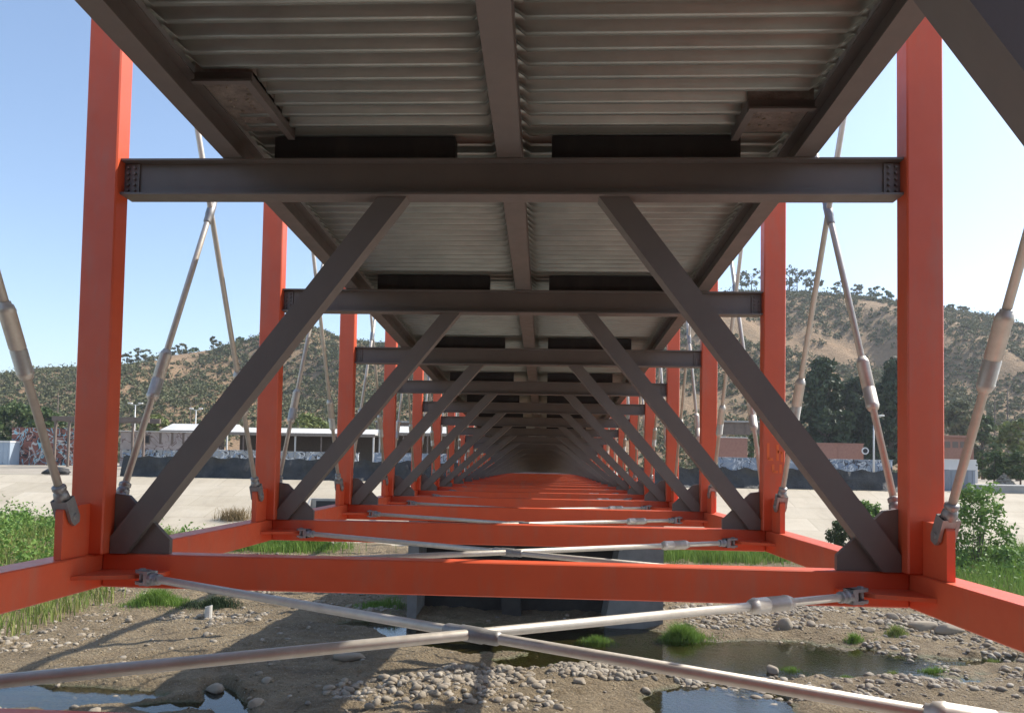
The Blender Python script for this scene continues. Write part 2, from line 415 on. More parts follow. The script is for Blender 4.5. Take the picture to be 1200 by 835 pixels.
# scrub over the hill: one mass
rs=np.random.default_rng(21)
n_=21000
hx=rs.uniform(-400,400,n_*2); hy=150+rs.random(n_*2)**.8*225
keep=(fbm(hx*.022,hy*.03,5,61)*1.25+.10+.10*(hx>60)+.02*(hx<0)+.16*np.exp(-((hx+112)/45)**2)+.08*(hy<260)*(hx>60)+rs.uniform(-.055,.055,n_*2)>.025)&(np.abs(hx)<(hy+7.3)*.86)
hx=hx[keep][:n_]; hy=hy[keep][:n_]
hz=hill_z(hx,hy); rr=rs.uniform(.6,1.9,len(hx))*(1+.9*(rs.random(len(hx))>.9))*(.7+.7*vnoise(hx*.03,hy*.03,88))
V,F=leaves(np.stack([hx,hy,hz+rr*.45],1),rr,20,.5,rs,squash=.7)
tag(link('hillside_scrub',fast_mesh('hillside_scrub',V,F,SCRUB)),'grey green chaparral scrub covering the dry hillside','scrub',kind='stuff')

# ------------------------------------------------------------------ trees and shrubs
def tree(name, x, y, h, rx, mat, label, seed, group=None, kind='round', z0=None, leaf=.45, nl=46, nc=46, cat='tree', trunk_frac=.3):
    rs=np.random.default_rng(seed)
    z0=float(hill_z(np.array([x]),np.array([y]))[0]) if z0 is None and y>151 else (z0 if z0 is not None else ZT+.8)
    root=empty(name,(x,y,z0)); tag(root,label,cat,group)
    mb=MB(); cen=[];rad=[]
    lean=rs.normal(0,.03,2)*h
    mb.tube([(0,0,-.3),(lean[0]*.4,lean[1]*.4,h*.35),(lean[0],lean[1],h*.85)],[max(.05,h*.028),h*.018,h*.006],7)
    for i in range(nc):
        if kind=='cone':
            t=rs.random()**.8; zz=h*(.12+.86*t); rmax=rx*(1-t)**.75+.12*rx
        elif kind=='open':
            t=rs.random(); zz=h*(.35+.62*t); rmax=rx*(.35+.75*math.sin(math.pi*min(1,t*.9+.08)))
        else:
            t=rs.random(); zz=h*(trunk_frac*.6+(1-trunk_frac*.6)*t*.97); rmax=rx*math.sqrt(max(.05,1-(2*t-.95)**2))
        a=rs.random()*2*math.pi; q=rmax*math.sqrt(rs.random())
        c=(lean[0]*zz/h+q*math.cos(a),lean[1]*zz/h+q*math.sin(a),zz); cen.append(c)
        rad.append(rx*(.17+.17*rs.random())*(1.0 if kind!='open' else .85))
        if i%4==0:
            zb=max(h*.15,zz-h*.22); mb.tube([(lean[0]*zb/h,lean[1]*zb/h,zb),c],[h*.008+.01,.01],5,False)
    V,F=leaves(cen,rad,nl,leaf,rs,squash=.75)
    link('trunk',mb.mesh('trunk',BARK),root)
    link('crown',fast_mesh('crown',V,F,mat),root)
    return root

def atpx(px,py,Yw):
    """world point on the plane Y=Yw seen at a photo pixel"""
    d=fwd+r2*((px-600)/850.)-u2*((py-511.59)/850.); t=(Yw-CAM.y)/d.y; return CAM+d*t

# ridge line trees: one every few metres where the photo shows them against the sky
RT=[(62,5,'open'),(70,4,'open'),(150,7,'open'),(163,10,'open'),(172,9,'open'),(205,8,'open'),(214,9,'open'),(228,6,'round'),(250,8,'open'),(282,5,'round'),(352,5,'round'),
    (868,12,'open'),(880,13,'open'),(925,15,'open'),(934,13,'open'),(944,12,'open'),(957,9,'open'),(985,9,'open'),(1005,8,'open'),(1024,9,'round'),(1038,7,'round'),(1115,6,'open'),(1128,7,'open'),(1145,5,'open'),(1180,7,'round'),(1192,6,'open')]
ORD=['first','second','third','fourth','fifth','sixth','seventh','eighth','ninth','tenth','eleventh','twelfth','thirteenth','fourteenth','fifteenth']
for k,(px,h,kd) in enumerate(RT):
    a=atpx(px,400,YR-4); side='left' if px<600 else 'right'
    zz=float(hill_z(np.array([a.x]),np.array([YR-4.]))[0])
    tree('ridge_tree',a.x,YR-4,h*(.95 if kd=='open' else .8),h*(.42 if kd=='open' else .5),SCRUB if kd=='open' else LEAFM,
         'small '+('open' if kd=='open' else 'rounded')+' tree on the ridge, '+ORD[k if px<600 else k-11]+' from the left on the '+side+' hill',300+k,
         'trees along the left ridge' if px<600 else 'trees along the right ridge',kd,zz,.55,22,18)

# trees between the bank and the hill, named by where they stand
def tpx(name,px,pbase,ptop,Yw,wpx,mat,label,seed,kind='round',**k):
    a=atpx(px,pbase,Yw); b=atpx(px,ptop,Yw); z0=a.z
    if Yw<151: z0=min(a.z,ZT+.9)
    s=(Yw-CAM.y)/850.
    return tree(name,a.x,Yw,b.z-z0,wpx*s/2,mat,label,seed,None,kind,z0,**k)
tpx('evergreen_tree',966,532,420,128,74,LEAFD,'tall dark evergreen tree standing behind the pink brick wall',11,'cone',leaf=.42,nl=110,nc=120)
tpx('evergreen_tree',1004,532,446,132,70,LEAFD,'broad dark evergreen tree just left of the thin light pole',12,'round',leaf=.42,nl=110,nc=110)
tpx('evergreen_tree',1040,532,424,126,70,LEAFD,'tall dark evergreen tree between the light pole and the nearest right column',13,'cone',leaf=.42,nl=110,nc=120)
tpx('street_tree',882,540,508,110,22,LEAFM,'small dark green tree beside the short brick wall at the girder',14,leaf=.3,nc=30)
tpx('street_tree',1152,530,487,140,40,LEAFM,'round green tree right of the nearest right column',15,leaf=.45,nc=50)
tpx('street_tree',1128,520,470,160,44,SCRUB,'grey green tree behind the orange brick building',16,leaf=.5,nc=50)
tpx('street_tree',1192,535,488,120,40,LEAFY,'yellow green tree at the right edge of the picture',17,leaf=.4,nc=50)
tpx('street_tree',1080,525,455,170,60,SCRUB,'grey green tree hidden partly by the nearest right column',18,leaf=.5,nc=50)
tpx('street_tree',20,525,474,140,70,LEAFM,'wide green tree behind the red graffiti wall, far left',19,leaf=.5,nc=70)
tpx('street_tree',52,528,478,138,40,LEAFM,'rounded green tree touching the steel canopy, behind the graffiti wall',20,leaf=.5,nc=50)
tpx('street_tree',365,520,486,150,56,LEAFY,'yellow green tree behind the white shed roof',22,leaf=.45,nc=60)
tpx('street_tree',182,515,486,150,40,LEAFY,'yellow green tree behind the pink grey building',23,leaf=.45,nc=44)
tpx('street_tree',905,528,462,150,40,SCRUB,'grey green tree seen between two right columns',24,leaf=.45,nc=44)
tpx('street_tree',1165,565,530,88,34,LEAFM,'leafy bush tree at the concrete road edge, right of the grey container',25,leaf=.22,nc=44)
tpx('street_tree',1196,567,528,86,26,LEAFM,'leafy bush tree cut by the right edge of the picture, above the road',26,leaf=.22,nc=44)

# ------------------------------------------------------------------ the footbridge
BR=empty('footbridge',(0,0,0))
tag(BR,'orange red steel truss footbridge with grey braces and ribbed metal deck, seen from underneath','bridge')
I0,I1=-2,16
XI,XO=4.0,4.35; XC=4.175
YF,YB=-.123,.10
TOPZ=ZU0+4.55
frames=list(range(I0,I1+1))
def fy(i): return i*L+(-.11 if i==-1 else 0)
def fly(i): return i*L+(FLO if i==-1 else 0)

mb=MB(); mb.bbox(-.175,.175,YF,YB,0,TOPZ-ZL,.014); colm=mb.mesh('column',RED)
# corner plates on the column, in the plane of the side rods
pl={}
for sgn in (-1,1):
    mb=MB(); y0=YB if sgn>0 else YF; y1=y0+sgn*.42
    poly=[(y0,0.0),(y1,0.0),(y1,.46),(y1-sgn*.03,.50),(y0,.52)]
    if sgn>0: poly=poly[::-1]
    mb.prism(poly,'x',-.038,.038); pl[sgn]=mb.mesh('gusset_plate',RED)
for i in frames:
    for s in (-1,1):
        c=link('column',colm,BR,(s*XC,fy(i),ZL+.002))
        for sgn in (-1,1): link('gusset_plate',pl[sgn],c,(0,0,.0))
        if i==1 and s==1: mark_col=c

# chords
y0,y1=fy(I0)-.3,fy(I1)+.3
for s in (-1,1):
    mb=MB(); x0,x1=sorted((s*4.093,s*4.40)); mb.bbox(x0,x1,y0,y1,ZL-.351,ZL,.012); mb.build('bottom_chord',RED,BR)
    mb=MB(); x0,x1=sorted((s*4.0,s*4.36)); mb.bbox(x0,x1,y0,y1,TOPZ+.004,TOPZ+.36,.012); mb.build('top_chord',RED,BR)

# floor beams with lateral gusset plates
mb=MB(); mb.bbox(-4.09,4.09,.037,.27,-.349,-.002,.012); fbm_=mb.mesh('floor_beam',RED)
lat={}
for s in (-1,1):
    for sgn in (-1,1):
        mb=MB(); yy=.037 if sgn<0 else .27; xw=s*4.09
        poly=[(xw,yy),(xw-s*.72,yy),(xw-s*.72,yy+sgn*.10),(xw-s*.48,yy+sgn*.34),(xw,yy+sgn*.5)]
        mb.prism(poly if s*sgn<0 else poly[::-1],'z',-.205,-.165); lat[s,sgn]=mb.mesh('lateral_plate',RED)
for i in frames:
    fb=link('floor_beam',fbm_,BR,(0,fly(i),ZL))
    for k in lat: link('lateral_plate',lat[k],fb)

# upper cross beams (I section) with bolted end plates
HB=.378
mb=MB()
mb.box(-3.999,3.999,-.06,.17,-.02,0); mb.box(-3.999,3.999,-.06,.17,-HB,-HB+.022); mb.box(-3.999,3.999,.04,.06,-HB+.022,-.02)
cbm=mb.mesh('cross_beam',GREY)
cp=[]
for s in (-1,1):
    mb=MB(); xa,xb=sorted((s*3.999,s*3.84)); mb.box(xa,xb,.02,.0398,-HB+.03,-.028)
    for bx in (.045,.115):
        for k in range(5): mb.tube([(s*(4-bx),.021,-.07-.06*k),(s*(4-bx),-.005,-.07-.06*k)],.015,6)
    cp.append(mb.mesh('connection_plate',GREY))
for i in frames:
    b=link('cross_beam',cbm,BR,(0,fy(i),zu(fy(i))))
    for q in cp: link('connection_plate',q,b)
    for xa,xb in ((-2.4,-.5),(.5,2.42)):
        z_=zu(fy(i)); mb=MB(); mb.box(xa,xb,.03,.22,.003,.262); mb.build('spacer_plate',BLACK,BR,(0,fy(i),z_))

# diagonal braces in each frame plane, with corner gussets
for i in frames:
    yb=fy(i)+.10; zt=zu(fy(i))-HB
    for s in (-1,1):
        hh=zt-ZL
        if hh<.2: continue
        p=Vector((s*(XI-.10),yb,ZL+.10)); q=Vector((s*1.14,yb,zt))
        d=(q-p).normalized(); n2=Vector((d.z,0,-d.x))
        hw=.12
        # trimmed flush with the beam above and the column and floor beam at the corner
        def at_z(o,z): t=(z-(p+n2*o).z)/d.z; return p+n2*o+d*t
        A=[at_z(hw,zt-.001),at_z(-hw,zt-.001)]
        lo=[]
        for o in (-hw,hw):
            b0=p+n2*o; t=max((ZL+.004-b0.z)/d.z,(s*(XI-.004)-b0.x)/d.x); lo.append(b0+d*t)
        corner=Vector((s*(XI-.004),yb,ZL+.004))
        poly=[(v.x,v.z) for v in (A[0],A[1],lo[0],corner,lo[1])]
        ar=sum(poly[k][0]*poly[(k+1)%5][1]-poly[(k+1)%5][0]*poly[k][1] for k in range(5))
        if ar>0: poly=poly[::-1]
        mb=MB(); mb.prism(poly,'y',yb-.10,yb+.10); br=mb.build('diagonal_brace',GREY,BR)
        g=MB(); k=min(1,hh/3.0)
        gp=[(s*(XI-.003),ZL+.003),(s*(XI-.60*k),ZL+.003),(s*(XI-.60*k),ZL+.15*k),(s*(XI-.14*k),ZL+.60*k),(s*(XI-.003),ZL+.62*k)]
        if s<0: gp=gp[::-1]
        g.prism(gp,'y',yb-.03,yb+.03); g.build('gusset_plate',GREY,br)

# stringers: I sections running the length of the bridge, on top of the cross beams
SX=.11
def stringer(xc,fw,y0,y1,dep=.27):
    mb=MB()
    def slab(xa,xb,za,zb):
        vs=[]
        for y in (y0,y1):
            z=zu(y)+.003
            vs+=[(xa,y,z+za),(xb,y,z+za),(xb,y,z+zb),(xa,y,z+zb)]
        mb.add(vs,[(0,1,2,3)[::-1],(4,5,6,7)[::-1],(0,4,5,1)[::-1],(1,5,6,2)[::-1],(2,6,7,3)[::-1],(3,7,4,0)[::-1]])
    slab(xc-fw/2,xc+fw/2,0,.018); slab(xc-fw/2,xc+fw/2,dep-.018,dep); slab(xc-.008,xc+.008,.018,dep-.018)
    return mb
for a in range(I0,I1,3):
    ya,yb_=fy(a)+(.9 if a>I0 else -.5),fy(min(a+3,I1))+(.894 if a+3<I1 else .3)
    for xc,fw in ((SX-2.92,.205),(SX-.04,.25),(SX+2.92,.205)):
        stringer(xc,fw,ya,yb_).build('stringer',GREY,BR)

# ribbed metal deck, one sheet per bay and side; rib ends pressed flat at the stringers
NR=23; PITCH_R=L/NR
prof=[(0,.0),(.058,.0),(.030,.11),(.2320,.11)]          # (along y, height) low flats over a wider recess, undercut to keep the webs dark
def deck_pan(x0,x1):
    xsn=[x0,x0+.03,x0+.15,x1-.15,x1-.03,x1]; fl=[1,1,0,0,1,1]
    yy=[];hh=[]
    for k in range(NR):
        for a,h in prof: yy.append(k*PITCH_R+a*PITCH_R/.2036); hh.append(h)
    yy.append(L-.0005); hh.append(0)
    yy=np.array(yy);hh=np.array(hh)
    V=[];F=[]
    for x,f in zip(xsn,fl):
        for y,h in zip(yy,hh):
            V.append((x,y,(.11 if f else h)+SLOPE*y+ (.0 if not f else -.012*(h==0))))
    n=len(yy)
    for c in range(len(xsn)-1):
        for k in range(n-1): F.append((c*n+k,c*n+k+1,(c+1)*n+k+1,(c+1)*n+k))
    return fast_mesh('deck_pan',V,F,GALV)
pans=[deck_pan(SX-2.86,SX-.10),deck_pan(SX+.02,SX+2.86)]
mb=MB(); 
def slabmesh():
    mb=MB(); vs=[]
    for y in (0.004,L-.004):
        z=SLOPE*y
        vs+=[(SX-3.2,y,z),(SX+3.2,y,z),(SX+3.2,y,z+.15),(SX-3.2,y,z+.15)]
    mb.add(vs,[(0,1,2,3),(7,6,5,4),(4,5,1,0),(5,6,2,1),(6,7,3,2),(7,4,0,3)]); return mb.mesh('deck_slab',CONC)
slm=slabmesh()
for i in range(I0,I1):
    for q in pans: link('deck_pan',q,BR,(0,i*L,zu(i*L)+.276))
    link('deck_slab',slm,BR,(0,i*L,zu(i*L)+.276+.114))
# steel edge curbs along the deck (seen only as shadow and from the side)
for s in (-1,1):
    mb=MB(); a,b=fy(I0)-.3,fy(I1)+.3
    xa,xb=sorted((SX+s*3.20,SX+s*3.235))
    vs=[]
    for y in (a,b):
        z=zu(y)+.33
        vs+=[(xa,y,z),(xb,y,z),(xb,y,z+.42),(xa,y,z+.42)]
    mb.add(vs,[(0,1,2,3),(7,6,5,4),(4,5,1,0),(5,6,2,1),(6,7,3,2),(7,4,0,3)]); mb.build('edge_curb',GREY,BR)

# boxed drain pockets in front of the first visible cross beam
for xa,xb,ya,yb_ in ((SX-2.81,SX-2.28,-1.12,-.02),(SX+2.2,SX+2.81,-.62,-.02)):
    zc=zu(ya)+.277
    mb=MB(); mb.box(xa+.004,xb,ya+.004,yb_,zc-.03,zc+.1); d=mb.build('drain_pocket',CONCD,BR)
    f=MB(); inn=xb if xa<0 else xa; sg=1 if xa<0 else -1
    f.box(xa+.004,xb,ya-.06,ya,zc-.12,zc-.1); f.box(xa+.004,xb,ya-.012,ya,zc-.1,zc-.012)
    x0,x1=sorted((inn,inn-sg*.07)); f.box(x0,x1,ya+.002,yb_,zc-.12,zc-.1)
    x0,x1=sorted((inn,inn-sg*.012)); f.box(x0,x1,ya+.002,yb_,zc-.0998,zc-.0)
    f.build('pocket_frame',GREY,d)
    st=MB()
    for k in range(26):
        px=random.uniform(xa+.08,xb-.08); py=random.uniform(ya+.08,yb_-.1); r=random.uniform(.008,.022)
        st.tube([(px,py,zc-.03+.004),(px,py,zc-.03-r*.7)],[r,r*.5],6)
    tag(st.build('exposed_aggregate',STONE,d),kind='stuff')

# tension rods: local z runs from the lower end to the upper end, local x across the plate
def rod_meshes(length, tb, tbl=.46, r=.037):
    mb=MB(); mb.tube([(0,0,.16),(0,0,length-.16)],r,14); rod=mb.mesh('tension_rod',STEEL)
    t=MB(); a=tb*length; t.tube([(0,0,a-.02),(0,0,a),(0,0,a+.05),(0,0,a+.055),(0,0,a+tbl*.4),(0,0,a+tbl*.4+.004),(0,0,a+tbl*.4+.012),(0,0,a+tbl*.4+.016),(0,0,a+tbl-.06),(0,0,a+tbl-.055),(0,0,a+tbl-.0),(0,0,a+tbl+.004),(0,0,a+tbl+.03),(0,0,a+tbl+.034)],
        [r+.004,.058,.073,.069,.069,.064,.064,.069,.069,.073,.062,.05,.05,r+.002],16); tbm=t.mesh('turnbuckle',STEEL)
    return rod,tbm
def clevis_mesh():
    mb=MB(); mb.tube([(0,0,.30),(0,0,.29),(0,0,.285),(0,0,.255),(0,0,.25),(0,0,.235),(0,0,.23),(0,0,.16)],[.034,.05,.055,.055,.047,.047,.055,.064],14)
    for s in (-1,1):
        x0,x1=sorted((s*.042,s*.07))
        mb.prism([(-.06,-.02),(-.035,-.07),(.035,-.07),(.06,-.02),(.055,.17),(-.055,.17)],'x',x0,x1)
    mb.box(-.07,.07,-.055,.055,.1,.17)
    mb.tube([(-.085,0,0),(.085,0,0)],.03,10)
    return mb.mesh('clevis',CAST)
CLV=clevis_mesh()
def sleeve_mesh():
    mb=MB(); mb.tube([(0,0,-.24),(0,0,-.22),(0,0,-.21),(0,0,-.10),(0,0,-.09),(0,0,.09),(0,0,.10),(0,0,.21),(0,0,.22),(0,0,.24)],[.036,.046,.05,.05,.056,.056,.05,.05,.046,.036],14)
    return mb.mesh('crossing_sleeve',CAST)
SLV=sleeve_mesh()
def place_rod(ms, p, q, xaxis, sleeve=False, cs=1.15):
    p=Vector(p);q=Vector(q);z=(q-p).normalized();x=Vector(xaxis);x=(x-z*x.dot(z)).normalized();y=z.cross(x)
    M=Matrix(((x.x,y.x,z.x,p.x),(x.y,y.y,z.y,p.y),(x.z,y.z,z.z,p.z),(0,0,0,1)))
    o=link('tension_rod',ms[0],BR,None,M)
    link('turnbuckle',ms[1],o); link('clevis',CLV,o,None,Matrix.Scale(cs,4))
    Lr=(q-p).length
    link('clevis',CLV,o,None,Matrix.Translation((0,0,Lr)) @ Matrix.Rotation(math.pi,4,'X') @ Matrix.Scale(cs,4))
    if sleeve: link('crossing_sleeve',SLV,o,(0,0,Lr/2))
ZR0,ZR1=ZL+.41,TOPZ-.25
latd={}
for i in range(I0,I1):
    ya,yb_=fy(i),fy(i+1); la_,lb_=fly(i),fly(i+1)
    key=round(yb_-ya,3)
    if key not in latd:
        dy=yb_-ya; dl=lb_-la_
        latd[key]=(rod_meshes(math.hypot(dy-.82,ZR1-ZR0),.16,.66),rod_meshes(math.hypot(6.98,dl-.76),.885-.06),rod_meshes(math.hypot(6.98,dl-.76),.10))
    sd,la,lb=latd[key]
    for s in (-1,1):
        a=ya+.40; b=yb_-.42
        place_rod(sd,(s*XC,a,ZR0),(s*XC,b,ZR1),(1,0,0),True)
        place_rod(sd,(s*XC,b,ZR0),(s*XC,a,ZR1),(1,0,0))
    zl=ZL-.185
    place_rod(la,(-3.49,la_+.5,zl),(3.49,lb_-.26,zl),(0,0,1),False,1.0)
    place_rod(lb,(3.49,la_+.5,zl),(-3.49,lb_-.26,zl),(0,0,1),True,1.0)

# spray-paint marks on the second right column
m_,n,p=new_mat('orange_spray'); p.inputs['Base Color'].default_value=(.9,.17,.04,1); p.inputs['Roughness'].default_value=.7
ORS=m_
mb=MB()
def strokes(mb,ls,ox,oz,sc,wd,yy):
    for pts in ls:
        for (a,b),(c,d) in zip(pts,pts[1:]):
            mb.bar((ox+a*sc,yy,oz+b*sc),(ox+c*sc,yy,oz+d*sc),.003,wd,(1,0,0) if abs(d-b)>abs(c-a) else (0,0,1))
strokes(mb,[[(-.1,.36),(-.1,.10),(-.02,.10)],[(.05,.34),(.05,.08)],[(.05,.22),(.12,.22),(.12,.06)],[(-.04,.5),(.1,.44)],[(-.02,.02),(-.02,-.1),(.06,-.1)],[(.1,.02),(.1,-.12)]],.0,1.05,1.0,.04,YF-.003)
mb.build('spray_mark',ORS,mark_col)
mark_col['label']='column with bright orange spray-paint marks above its foot'

# ------------------------------------------------------------------ pier and far abutment
pier=empty('bridge_pier',(0,30,0)); tag(pier,'wide pale concrete wall pier standing in the shallow pool under the bridge','pier')
Z1=ZL-.36
def part(name,parent,mat,fn):
    mb=MB(); fn(mb); return mb.build(name,mat,parent)
part('wall',pier,PCON,lambda mb: mb.prism([(-6.35,-.5),(-5.9,-.5),(-5.75,Z1-.3),(-6.35,Z1-.3)],'y',-.9,4.6))
part('wall',pier,PCON,lambda mb: mb.prism([(3.4,-.5),(6.4,-.5),(6.4,Z1-.3),(4.7,Z1-.3)],'y',-.9,4.6))
part('back_wall',pier,DAMP,lambda mb: mb.box(-6.2,6.3,1.6,2.1,-.5,Z1-.31))  # recess shade painted into the wall colour
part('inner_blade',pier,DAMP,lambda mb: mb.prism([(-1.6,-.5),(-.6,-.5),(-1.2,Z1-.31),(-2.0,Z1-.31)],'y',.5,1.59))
part('cap',pier,CONC,lambda mb: mb.bbox(-6.5,6.5,-1.05,4.8,Z1-.30,Z1-.06,.04))
part('bearing_pad',pier,BLACK,lambda mb:(mb.box(-4.5,-4.0,-.3,.3,Z1-.058,Z1+.008)))
part('bearing_pad',pier,BLACK,lambda mb:(mb.box(4.0,4.5,-.3,.3,Z1-.058,Z1+.008)))
nb=empty('bridge_abutment',(0,-10.6,0)); tag(nb,'unseen near abutment added behind the viewer to block light under the deck','abutment')  # unseen wall added to keep light from behind off the deck ribs
part('wall',nb,DAMP,lambda mb: mb.box(-9,9,-1.6,-.3,-.5,12.2))
ab=empty('bridge_abutment',(0,76.5,ZT)); tag(ab,'dark concrete abutment closing the far end of the bridge','abutment')
part('wall',ab,CONC,lambda mb: mb.box(-6,6,-.6,1.6,-4,.55))
part('backwall',ab,CONC,lambda mb: mb.box(-6.5,6.5,.3,1.5,.56,3.4))

# ------------------------------------------------------------------ rocks
def ico(sub=1):
    t=(1+5**.5)/2
    v=[(-1,t,0),(1,t,0),(-1,-t,0),(1,-t,0),(0,-1,t),(0,1,t),(0,-1,-t),(0,1,-t),(t,0,-1),(t,0,1),(-t,0,-1),(-t,0,1)]
    f=[(0,11,5),(0,5,1),(0,1,7),(0,7,10),(0,10,11),(1,5,9),(5,11,4),(11,10,2),(10,7,6),(7,1,8),(3,9,4),(3,4,2),(3,2,6),(3,6,8),(3,8,9),(4,9,5),(2,4,11),(6,2,10),(8,6,7),(9,8,1)]
    v=[Vector(a).normalized() for a in v]
    for _ in range(sub):
        c={};nf=[]
        def mid(a,b):
            k=(min(a,b),max(a,b))
            if k not in c: v.append(((v[a]+v[b])/2).normalized()); c[k]=len(v)-1
            return c[k]
        for a,b,d in f:
            e,g,h=mid(a,b),mid(b,d),mid(d,a); nf+=[(a,e,h),(b,g,e),(d,h,g),(e,g,h)]
        f=nf
    return np.array([tuple(a) for a in v]),np.array(f)
IV0,IF0=ico(0); IV1,IF1=ico(1); IV2,IF2=ico(2)
def rockvariant(V,F,rs,planes=9,rough=.1):
    V=V*(1+rs.normal(0,rough*.4,(len(V),1)))
    for _ in range(planes):
        nrm=rs.normal(size=3); nrm/=np.linalg.norm(nrm); h=rs.uniform(.62,.92)
        d=V@nrm; V=V-np.outer(np.maximum(d-h,0),nrm)*.9
    return V*np.array([1,rs.uniform(.6,.95),rs.uniform(.42,.75)])
rs=np.random.default_rng(33)
VAR=[rockvariant(IV1,IF1,rs) for _ in range(14)]; VAR0=[rockvariant(IV0,IF0,rs,4) for _ in range(14)]
def rocks(pts,sizes,rs):
    Vs=[];Fs=[];b=0
    for (x,y,z),s in zip(pts,sizes):
        v,ff=(VAR[rs.integers(14)],IF1) if s>.075 else (VAR0[rs.integers(14)],IF0); a=rs.random()*6.283; c,si=math.cos(a),math.sin(a); t=rs.normal(0,.25)
        w=v*s; w=np.stack([w[:,0]*c-w[:,1]*si,w[:,0]*si+w[:,1]*c,w[:,2]+t*w[:,0]*.4],1)+np.array([x,y,z+s*rs.uniform(-.22,.14)])
        Vs.append(w);Fs.append(ff+b);b+=len(w)
    return np.concatenate(Vs),np.concatenate(Fs)
def zone(n,cx,cy,a,b,rs):
    th=rs.random(n)*6.283; q=np.sqrt(rs.random(n)); return cx+a*q*np.cos(th),cy+b*q*np.sin(th)
zs=[(1500,13,31,9,2.8),(1500,21,26,6,6),(700,2.4,20.8,2.4,1.3),(900,14,19.4,7,1.5),(1400,-18,36,9,4),(450,-1.5,19.5,2.6,1.6),
    (350,-15,28,3.5,2),(350,-21,24,2.5,4),(900,8,36,10,3),(300,-10,30.5,3,1.2),(400,-3,17.5,4,1.8),(300,7.5,20.4,2.5,.8),(1400,22,34,8,5),(900,-3,40,18,5)]
px=[];py=[]
for z_ in zs:
    z_=(int(z_[0]*3.4),)+z_[1:]; a,b=zone(*z_,rs); px.append(a);py.append(b)
a=rs.uniform(-28,28,4200);b=rs.uniform(13,50,4200);px.append(a);py.append(b)
px=np.concatenate(px);py=np.concatenate(py)
dens=(fbm(px*.5,py*.5,3,71)+.5*fbm(px*1.7,py*1.7,2,72)>-.02)|(rs.random(len(px))<.10)
px=px[dens];py=py[dens];pz=bed_z(px,py)
ok=pz>-.12; px,py,pz=px[ok],py[ok],pz[ok]
sz=.022+.20*rs.random(len(px))**4.2
order=np.argsort(-sz/(py+7.3))
big=order[:70]; small=order[70:]
V,F=rocks(np.stack([px,py,pz],1)[small],sz[small],rs)
tag(link('river_gravel',fast_mesh('river_gravel',V,F,STONE)),'grey cobbles and gravel strewn over the muddy riverbed','gravel',kind='stuff')
CLOD=island('mud_clods',[(.12,.09,.055),(.22,.17,.105),(.30,.24,.155),(.17,.13,.08)],.95,0,.6)
cx_=rs.uniform(-27,27,17000); cy_=rs.uniform(13.5,37,17000)
kp=fbm(cx_*.4,cy_*.4,3,141)+.4*fbm(cx_*1.5,cy_*1.5,2,142)>.02
cx_,cy_=cx_[kp],cy_[kp]; cz_=bed_z(cx_,cy_); kp=cz_>.03; cx_,cy_,cz_=cx_[kp][:8500],cy_[kp][:8500],cz_[kp][:8500]
V,F=rocks(np.stack([cx_,cy_,cz_-.01],1),np.minimum(.022+.11*rs.random(len(cx_))**3,.0749),rs)
tag(link('mud_clods',fast_mesh('mud_clods',V,F,CLOD)),'crumbled brown mud clods and grit over the riverbed','mud',kind='stuff')
RM=[fast_mesh('river_cobble',v,IF1,STONE,False) for v in VAR]
for k in big:
    o=link('river_cobble',RM[k%14],None); o.location=(px[k],py[k],pz[k]+sz[k]*.15); o.rotation_euler=(rs.normal(0,.2),rs.normal(0,.2),rs.random()*6.28); o.scale=(sz[k]*1.05,)*3
    tag(o,'grey rounded cobble lying loose among the riverbed gravel','rock','larger cobbles on the riverbed')
BO=[(921,741,.50,'tall pale angular boulder on the cobble bar behind the grey turnbuckle'),
    (950,740,.42,'pale boulder just right of the tall angular boulder'),
    (1045,733,.34,'dark grey rounded boulder below the right lateral clevis'),
    (1082,742,.60,'flat tan boulder on the right cobble bar'),
    (1112,745,.62,'broad smooth grey boulder right of the flat tan boulder'),
    (1018,745,.36,'grey boulder with a mossy foot beside the right pool'),
    (905,783,.38,'grey rock at the pool edge above the near right rod'),
    (252,805,.34,'wet grey rock in the shaded mud beside a small puddle'),
    (300,829,.30,'low grey rock at the bottom in the shaded mud'),
    (680,806,.30,'grey flat rock at the foot of the middle cobble pile'),
    (410,773,.45,'long shaded rock under the deck shadow'),
    (234,727,.22,'small pale rock beside the broken pipe stub')]
def gpx(u,v):
    d=fwd+r2*((u-600)/850.)-u2*((v-511.59)/850.); t=(0.12-CAM.z)/d.z; return CAM+d*t
for k,(u,v,s,lab) in enumerate(BO):
    g=gpx(u,v); vv=rockvariant(IV2,IF2,rs,12,.05)
    if k==0: vv=vv*np.array([.8,.8,1.5])
    if k in (3,4): vv=vv*np.array([1.25,.9,.75])
    if k==10: vv=vv*np.array([1.6,.7,.6])
    z_=float(bed_z(np.array([g.x]),np.array([g.y]))[0])
    o=link('boulder',fast_mesh('boulder',vv*s,IF2,STONE,False)); o.location=(g.x,g.y,max(z_,-.02)+s*.22); o.rotation_euler=(0,0,k*1.3 if k not in(3,4,10) else .1)
    tag(o,lab,'boulder')
g=gpx(244,728); mb=MB()
n_=14; ring=[(math.cos(2*math.pi*i/n_),math.sin(2*math.pi*i/n_)) for i in range(n_)]
vs=[(.17*c,.17*s_,-.2) for c,s_ in ring]+[(.17*c,.17*s_,.62+.05*c) for c,s_ in ring]+[(.12*c,.12*s_,.60+.05*c) for c,s_ in ring]+[(.12*c,.12*s_,.1) for c,s_ in ring]
fs=[]
for r_ in range(3):
    for i in range(n_): fs.append((r_*n_+i,r_*n_+(i+1)%n_,(r_+1)*n_+(i+1)%n_,(r_+1)*n_+i))
fs.append(tuple(3*n_+i for i in range(n_))); mb.add(vs,fs,False)
PIPE=simple('pale_pipe',(.62,.60,.55),(.5,.48,.44),4,.7,.1)
